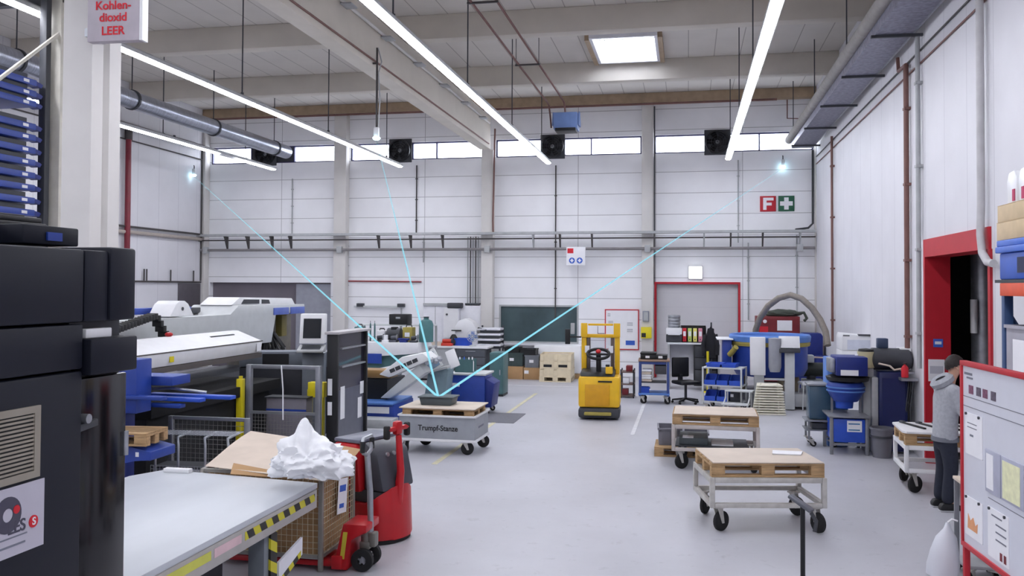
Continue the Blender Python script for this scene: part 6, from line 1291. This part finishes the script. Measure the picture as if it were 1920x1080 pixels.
# white board in its red frame
bd = math.radians(-3.7); far = Vector((2.27, 8.1, 0)); dv = Vector((-math.sin(bd), -math.cos(bd), 0)); dv = Vector((0.065, -1, 0)).normalized()
rz = math.atan2(dv.y, dv.x)            # local +x runs along the board towards the camera, local -y looks over the aisle
t = thing('planning_board', 'white planning board in red frame on legs, right foreground', 'board', far, rz)
BL, z0, z1 = 1.75, 0.40, 1.95
MB().box(0.04, 0.0, z0+0.04, BL-0.04, 0.03, z1-0.04).build('panel', mat('board_white', (214, 216, 226), 0.3, var=0.02), t)
MB().box(0, -0.015, z0, BL, 0.045, z0+0.04, b=0.004).box(0, -0.015, z1-0.04, BL, 0.045, z1, b=0.004).box(0, -0.015, z0+0.0405, 0.04, 0.045, z1-0.0405, b=0.004).box(BL-0.04, -0.015, z0+0.0405, BL, 0.045, z1-0.0405, b=0.004).build('frame', doorred, t)
for x in (0.0, BL-0.05): lg = MB().box(x, 0.0, 0.06, x+0.05, 0.045, z0-0.001, b=0.004).box(x, -0.3, 0.03, x+0.05, 0.35, 0.06, b=0.006).build('leg', doorred, t)
line = MB()
for z in (1.655, 1.575): line.box(0.045, -0.002, z, BL-0.045, -0.0002, z+0.006)
line.build('ruled_lines', ink, t)
MB().box(0.55, -0.002, 0.92, BL-0.045, -0.0002, 0.926).build('divider_line', ink, t)
text('Notes', 0.06, ink, t, (0.16, -0.003, 1.84), (PI/2, 0, 0)) if False else MB().box(0.07, -0.002, 1.84, 0.24, -0.0002, 1.86).box(0.12, -0.002, 1.81, 0.25, -0.0002, 1.825).build('heading_mark', ink, t)
for k, x in enumerate((0.17, 0.33, 0.46, 0.62)): MB().box(x, -0.004, 1.69, x+0.09, -0.0002, 1.76).build('photo', mat('photo_%d' % (k % 2), [(120, 70, 96), (90, 80, 96)][k % 2], 0.5, var=0.5, scale=40), t)
def sheet(x, z, w, h, marks, m_=paper):
    p = MB().box(x, -0.006, z, x+w, -0.0002, z+h).build('paper', m_, t)
    q = MB()
    for a, b_, c, d in marks: q.box(x+a*w, -0.008, z+b_*h, x+c*w, -0.0062, z+d*h)
    if marks: q.build('print', ink, p)
    for px in (0.1, 0.85): MB().cyl((x+px*w, -0.018, z+h*0.97), (x+px*w, -0.0062, z+h*0.97), 0.012, n=12).build('magnet', darkgrey, p)
    return p
sheet(0.09, 1.19, 0.36, 0.34, [(0.3, 0.45, 0.5, 0.5), (0.15, 0.75, 0.7, 0.77), (0.15, 0.65, 0.7, 0.67)])
fr = MB().box(0.52, -0.012, 0.97, 0.80, -0.0002, 1.3, b=0.004).build('document_pocket', mat('pocket_grey', (176, 178, 196), 0.4), t)
MB().box(0.55, -0.015, 1.0, 0.68, -0.0122, 1.27).build('paper', paper, fr)
fr = MB().box(0.82, -0.012, 0.97, 1.2, -0.0002, 1.3, b=0.004).build('document_pocket', mat('pocket_grey', (176, 178, 196), 0.4), t)
MB().box(0.85, -0.015, 0.99, 1.15, -0.0122, 1.27).build('paper', mat('paper_yellowish', (232, 232, 190), 0.6, var=0.1, scale=20), fr)
p = sheet(0.08, 0.52, 0.36, 0.32, [])
MB().prism([(0.14, 0.58), (0.34, 0.58), (0.35, 0.66), (0.3, 0.63), (0.26, 0.69), (0.2, 0.65), (0.15, 0.70)], 'y', -0.0085, -0.0065).build('orange_chart', mat('chart_orange', (224, 158, 112), 0.6), p)
p = sheet(0.55, 0.48, 0.38, 0.38, [(0.2, 0.85, 0.7, 0.88), (0.4, 0.7, 0.9, 0.73), (0.4, 0.55, 0.9, 0.58), (0.4, 0.4, 0.9, 0.43)])
MB().box(0.78, -0.009, 0.50, 0.82, -0.0065, 0.56).box(0.85, -0.009, 0.50, 0.89, -0.0065, 0.56).build('red_boxes', darkred, p)
# hand truck and bag behind the board's far end
bp = Vector(PZ(1775, 1062)); 
t = thing('plastic_bag', 'translucent white plastic bag hanging at the far end of the planning board', 'bag', (2.24, 8.42, 0.02)); t.scale = (0.68, 0.8, 0.72); t.location.z = -0.075
m = MB()
m.lathe([(0.02, 0.80), (0.05, 0.72), (0.12, 0.62), (0.17, 0.45), (0.20, 0.28), (0.19, 0.16), (0.12, 0.12), (0.001, 0.12)], n=30)
for v in m.bm.verts:
    n1 = NZ.noise(v.co*7)*0.03; v.co += Vector((n1, n1*0.6, 0)); v.co.y *= 0.8; v.co.x -= (0.8-v.co.z)*0.1
m.build('bag_film', baggy, t)
MB().tube([(0.0, 0.0, 0.80), (0.05, 0.0, 0.84), (0.12, -0.0, 0.82)], 0.012, 6).build('knot', film, t)
t = thing('waste_stand', 'narrow wheeled stand holding the plastic bag behind the planning board', 'stand', (2.4, 8.52, 0))
for y in (-0.1, 0.2): MB().box(-0.02, y, 0.1, 0.02, y+0.03, 0.82, b=0.004).build('post', mat('stand_grey', (138, 140, 146), 0.45, 0.4), t)
MB().box(-0.03, -0.1, 0.82, 0.3, 0.23, 0.85, b=0.006).build('top_plate', cardlight, t); MB().box(-0.02, -0.1, 0.1, 0.3, 0.23, 0.13, b=0.006).build('base', greysteel, t)
for x in (0.02, 0.24):
    for y in (-0.06, 0.18): caster(t, x, y, 0.042, 0.1, 0.9)
t = make_carton('brown carton on top of the narrow wheeled stand', (2.55, 8.58, 0.852), 0.05, 0.22, 0.26, 0.12)

# rack bay by the wall with stored boxes
RXF, RY = 2.88, 9.2
t = thing('pallet_rack', 'pallet rack with blue posts and orange beam at the right edge', 'rack', (RXF, RY, 0))
for y in (-0.13, -1.9):
    for x in (0.04, 0.42): MB().box(x, y, 0, x+0.08, y+0.08, 2.62 if True else 0, b=0.006).build('post', mat('rack_blue', (46, 74, 118), 0.5), t)
MB().box(0.0, -1.82, 2.49, 0.05, -0.135, 2.61, b=0.006).build('beam', mat('rack_orange', (226, 84, 44), 0.5), t); MB().box(0.46, -1.82, 2.49, 0.5, -0.135, 2.61, b=0.006).build('beam', mat('rack_orange', (226, 84, 44), 0.5), t)
MB().box(0.0, -1.9, 2.612, 0.52, 0.0, 2.64).build('shelf_board', darkgrey, t)
MB().tube([(0.08, -0.09, 2.35), (0.45, -0.09, 1.7)], 0.02, 6).tube([(0.45, -0.09, 2.4), (0.08, -0.09, 2.0)], 0.02, 6).build('brace', mat('rack_blue', (46, 74, 118), 0.5), t)
MB().box(0.0, -1.82, 1.55, 0.5, -0.135, 1.6).build('lower_shelf', greysteel, t)
zz = 2.642
t = thing('blue_crate', 'blue plastic stacking crate on the orange rack beam', 'crate', (RXF+0.0, RY-0.5, zz))
MB().box(0.03, -0.5, 0, 0.47, 0.46, 0.25, b=0.015).build('body', mat('crate_blue', (50, 92, 190), 0.45), t)
MB().box(0.0, -0.53, 0.251, 0.5, 0.49, 0.31, b=0.01).box(0.01, -0.52, 0.311, 0.49, 0.48, 0.37, b=0.01).build('rim', mat('crate_blue_light', (70, 112, 206), 0.45), t)
MB().box(0.022, -0.3, 0.06, 0.0295, -0.02, 0.2).build('grip_recess', mat('recess_navy', (20, 30, 70), 0.6), t)
t = make_carton('sand coloured carton on the blue crate, lower of two', (RXF+0.25, RY-0.5, zz+0.372), 0, 0.46, 1.0, 0.17, mat('carton_sand', (206, 184, 150), 0.85), 'cartons on the rack')
t = make_carton('sand coloured carton on the blue crate, upper of two', (RXF+0.25, RY-0.5, zz+0.544), 0, 0.45, 0.98, 0.16, mat('carton_sand', (206, 184, 150), 0.85), 'cartons on the rack')
for k, y in enumerate((-0.22, -0.52)):
    t = thing('wrapped_package', ['white wrapped package with red mark on the upper carton, far one', 'white wrapped package on the upper carton, near one'][k], 'package', (RXF+0.2, RY+y, zz+0.708), 0, 'packages on the cartons')
    MB().prism([(-0.12, 0), (0.12, 0), (0.13, 0.22), (0.08, 0.3), (-0.06, 0.31), (-0.12, 0.24)], 'x', -0.12, 0.16, b=0.02).build('wrapping', film, t)
    MB().box(-0.128, -0.03 if k else -0.1, 0.02, -0.1215, 0.03 if k else -0.04, 0.13).build('red_mark', mat('mark_pink', (190, 60, 100), 0.6), t)
t = make_bin('grey_crate', 'grey mesh sided container with white document on the rack lower shelf', 'crate', (RXF+0.26, RY-0.55, 1.602), PI/2, 0.8, 0.42, 0.62, mat('crate_pale_grey', (168, 166, 176), 0.5), None, None)
d = MB().box(-0.035, -0.95, 1.66, -0.03, -0.2, 2.0); 
t = tag(MB().box(-0.004, -0.34, 0, 0.0, 0.0, 0.38).build('document_sheet', paper), 'white document sheet fixed on the grey rack container', 'paper'); t.location = (RXF+0.018, RY-0.42, 1.72)

# things seen in the dark room beyond the red gate
t = thing('vertical_duct', 'grey vertical duct with funnel in the dark room beyond the red gate', 'duct', (4.35, 14.4, 0))
MB().cyl((0, 0, 1.2), (0, 0, 3.4), 0.17, n=20).build('pipe_run', steel, t); MB().lathe([(0.17, 1.2), (0.12, 1.0), (0.3, 0.6), (0.3, 0.0), (0.001, 0.0)], n=20).build('lower_vessel', darkgrey, t); MB().cyl((-0.18, -0.16, 1.9), (-0.18, -0.16, 2.4), 0.05, n=10).build('side_pipe', machinewhite, t)
tag(MB().cyl((4.0, 12.9, 2.38), (4.75, 13.1, 3.05), 0.035, n=10).build('diagonal_pipe', machinewhite), 'pale slanted pipe in the opening of the red gate', 'pipe')
tag(MB().cyl((4.3, 12.6, 2.80), (6.3, 12.9, 2.86), 0.13, n=18).build('cross_duct', steel), 'horizontal grey duct in the dark room beyond the red gate', 'duct')
for nm, lb, x0, x1, z0, z1, m_ in (('gate_notice', 'small blue and white notice on the red gate jamb', 3.53, 3.66, 1.70, 1.82, inkblue), ('gate_paper', 'white paper sheet on the red gate jamb below the blue notice', 3.46, 3.68, 1.2, 1.52, paper)):
    t = thing(nm, lb, 'sign', (x0, RY1-0.03, z0)); MB().box(0, 0, 0, x1-x0, 0.008, z1-z0).build('sheet', m_, t)
    MB().box(0.02, -0.003, (z1-z0)*0.35, x1-x0-0.02, -0.0005, (z1-z0)*0.7).build('print', paper if m_ is inkblue else mat('print_faint', (190, 190, 200), 0.7), t)

# ================================================================== PERSON at the planning board
t = thing('person', 'person in grey hooded sweatshirt and dark trousers standing behind the planning board', 'person', (2.93, 11.1, 0), math.radians(8))
def skinned(name, verts, edges, m, parent, sub=2, root=0):
    me = bpy.data.meshes.new(name); me.from_pydata([v[0] for v in verts], edges, []); o = bpy.data.objects.new(name, me); col.objects.link(o)
    o.modifiers.new('skin', 'SKIN').use_smooth_shade = True
    for i, v in enumerate(verts): me.skin_vertices[0].data[i].radius = v[1] if isinstance(v[1], tuple) else (v[1], v[1]); me.skin_vertices[0].data[i].use_root = (i == root)
    s_ = o.modifiers.new('subdivision', 'SUBSURF'); s_.levels = sub; s_.render_levels = sub
    me.materials.append(m); o.parent = parent
    return o
# local +x is where he faces; hips, chest, head, arms reaching forward to the board, legs
V = [((0, 0, 0.94), 0.06), ((0.01, 0, 1.12), 0.085), ((0.03, 0, 1.32), (0.09, 0.08)), ((0.06, 0, 1.46), 0.06), ((0.09, 0, 1.54), 0.05), ((0.12, 0, 1.62), (0.085, 0.075)), ((0.125, 0, 1.69), (0.085, 0.075)), ((0.12, 0, 1.735), 0.05)]
E_ = [(0, 1), (1, 2), (2, 3), (3, 4), (4, 5), (5, 6), (6, 7)]
def chain(start, pts):
    i = start
    for p in pts: V.append(p); E_.append((i, len(V)-1)); i = len(V)-1
    return i
for s in (1, -1):
    h = chain(2, [((0.045, s*0.15, 1.37), 0.036), ((0.08, s*0.205, 1.27), 0.034), ((0.12, s*0.225, 1.16), 0.032), ((0.30, s*0.165, 1.09), 0.03), ((0.39, s*0.14, 1.09), (0.035, 0.022)), ((0.45, s*0.125, 1.085), (0.038, 0.018))])
    for k in range(4): y = s*0.125+(k-1.5)*0.02; chain(h, [((0.49, y, 1.08), 0.0095), ((0.515, y, 1.062), 0.009), ((0.53-0.006*abs(k-1), y, 1.04), 0.008)])
    chain(h-1, [((0.41, s*0.14-s*0.035, 1.075), 0.012), ((0.45, s*0.14-s*0.05, 1.06), 0.010)])
    chain(0, [((0.0, s*0.08, 0.76), 0.048), ((0.022, s*0.105, 0.48), 0.05), ((-0.015, s*0.11, 0.12), 0.038), ((0.06, s*0.11, 0.05), 0.028)])
skinned('body', V, E_, skin, t, 2)
m = MB()
m.lathe([(0.001, 0.79), (0.165, 0.79), (0.175, 0.86), (0.172, 1.0), (0.178, 1.15), (0.185, 1.28), (0.17, 1.38), (0.10, 1.46), (0.001, 1.48)], n=28)
for v in m.bm.verts: v.co.x = v.co.x*0.74+0.05*max(0.0, v.co.z-0.9)
for s in (1, -1):
    sh, el, wr = Vector((0.03, s*0.165, 1.375)), Vector((0.12, s*0.225, 1.15)), Vector((0.385, s*0.145, 1.09))
    m.ball(sh, 0.088, sub=3); m.tube([sh, (sh+el)/2, el], 0.085, 16, 0.068); m.ball(el, 0.07, sub=3); m.tube([el, (el+wr)/2, wr], 0.067, 16, 0.045)
sw_ = m.build('hooded_sweatshirt', hoodie, t)
rm = sw_.modifiers.new('fuse', 'REMESH'); rm.mode = 'VOXEL'; rm.voxel_size = 0.016; rm.use_smooth_shade = True
sm_ = sw_.modifiers.new('soften', 'SMOOTH'); sm_.factor = 0.5; sm_.iterations = 6
MB().lathe([(0.001, 0.0), (0.07, -0.02), (0.13, 0.02), (0.14, 0.07), (0.10, 0.11), (0.06, 0.09)], n=24, m=R3(ry=-0.55, loc=(0.0, 0, 1.435))).build('hood', hoodie, t)
MB().lathe([(0.150, 0.0), (0.168, 0.0), (0.170, 0.02), (0.166, 0.05), (0.150, 0.05)], n=28, m=R3(loc=(0.0, 0, 0.79)) @ Matrix.Scale(0.86, 4, (1, 0, 0))).build('waist_band', mat('band_dark_grey', (110, 112, 120), 0.9), t)
V = [((0, 0, 0.9), (0.115, 0.10)), ((0, 0, 0.82), (0.12, 0.105))]; E_ = [(0, 1)]
for s in (1, -1): chain(1, [((0.0, s*0.095, 0.74), 0.102), ((0.025, s*0.105, 0.48), 0.083), ((-0.015, s*0.11, 0.2), 0.072), ((-0.02, s*0.11, 0.07), 0.074)])
skinned('trousers', V, E_, trouser, t, 2)
for s in (1, -1):
    sh = MB().prism([(-0.11, 0.0), (0.19, 0.0), (0.20, 0.03), (0.14, 0.06), (0.05, 0.095), (-0.09, 0.095), (-0.12, 0.05)], 'y', s*0.11-0.046, s*0.11+0.046, b=0.02).build('shoe', black, t)
    MB().box(-0.115, s*0.11-0.048, 0.0, 0.2, s*0.11+0.048, 0.018, b=0.006).build('sole', mat('sole_pale', (180, 180, 186), 0.7), sh)
hd = Vector((0.125, 0, 1.655))
m = MB(); bmesh.ops.create_icosphere(m.bm, subdivisions=4, radius=1)
kill = []
for v in m.bm.verts:
    d = v.co.copy(); r = 1+0.05*NZ.noise(d*6)
    v.co = hd+Vector((d.x*0.108*r-0.012, d.y*0.094*r, d.z*0.122*r+0.016))
    if d.z < -0.1-0.5*max(0, -d.x) and d.x > -0.75 or (d.x > 0.35 and d.z < 0.45): kill.append(v)
    if d.z < -0.55: kill.append(v)
bmesh.ops.delete(m.bm, geom=list(set(kill)), context='VERTS')
m.build('hair', hairm, t, 80)
MB().prism([(0.075, -0.035), (0.118, -0.04), (0.098, 0.012), (0.085, 0.02)], 'y', -0.014, 0.014, b=0.006, m=R3(loc=hd)).build('nose', skin, t)
for s in (1, -1):
    e = MB().ball((hd.x+0.068, s*0.032, hd.z+0.012), 0.012, sub=2).build('eye', paper, t); MB().ball((hd.x+0.0765, s*0.032, hd.z+0.012), 0.005, sub=2).build('iris', inkblack, e)
    MB().lathe([(0.001, 0.006), (0.02, 0.008), (0.03, 0.0), (0.028, -0.008), (0.001, -0.004)], n=16, m=R3(rx=s*PI/2, loc=(hd.x-0.01, s*0.078, hd.z-0.005)) @ Matrix.Scale(0.65, 4, (1, 0, 0))).build('ear', skin, t)
    MB().box(hd.x+0.07, s*0.032-0.016, hd.z+0.032, hd.x+0.088, s*0.032+0.016, hd.z+0.038, b=0.003).build('eyebrow', hairm, t)
MB().box(hd.x+0.072, -0.024, hd.z-0.062, hd.x+0.09, 0.024, hd.z-0.052, b=0.004).build('mouth', mat('lip', (160, 92, 86), 0.5), t)
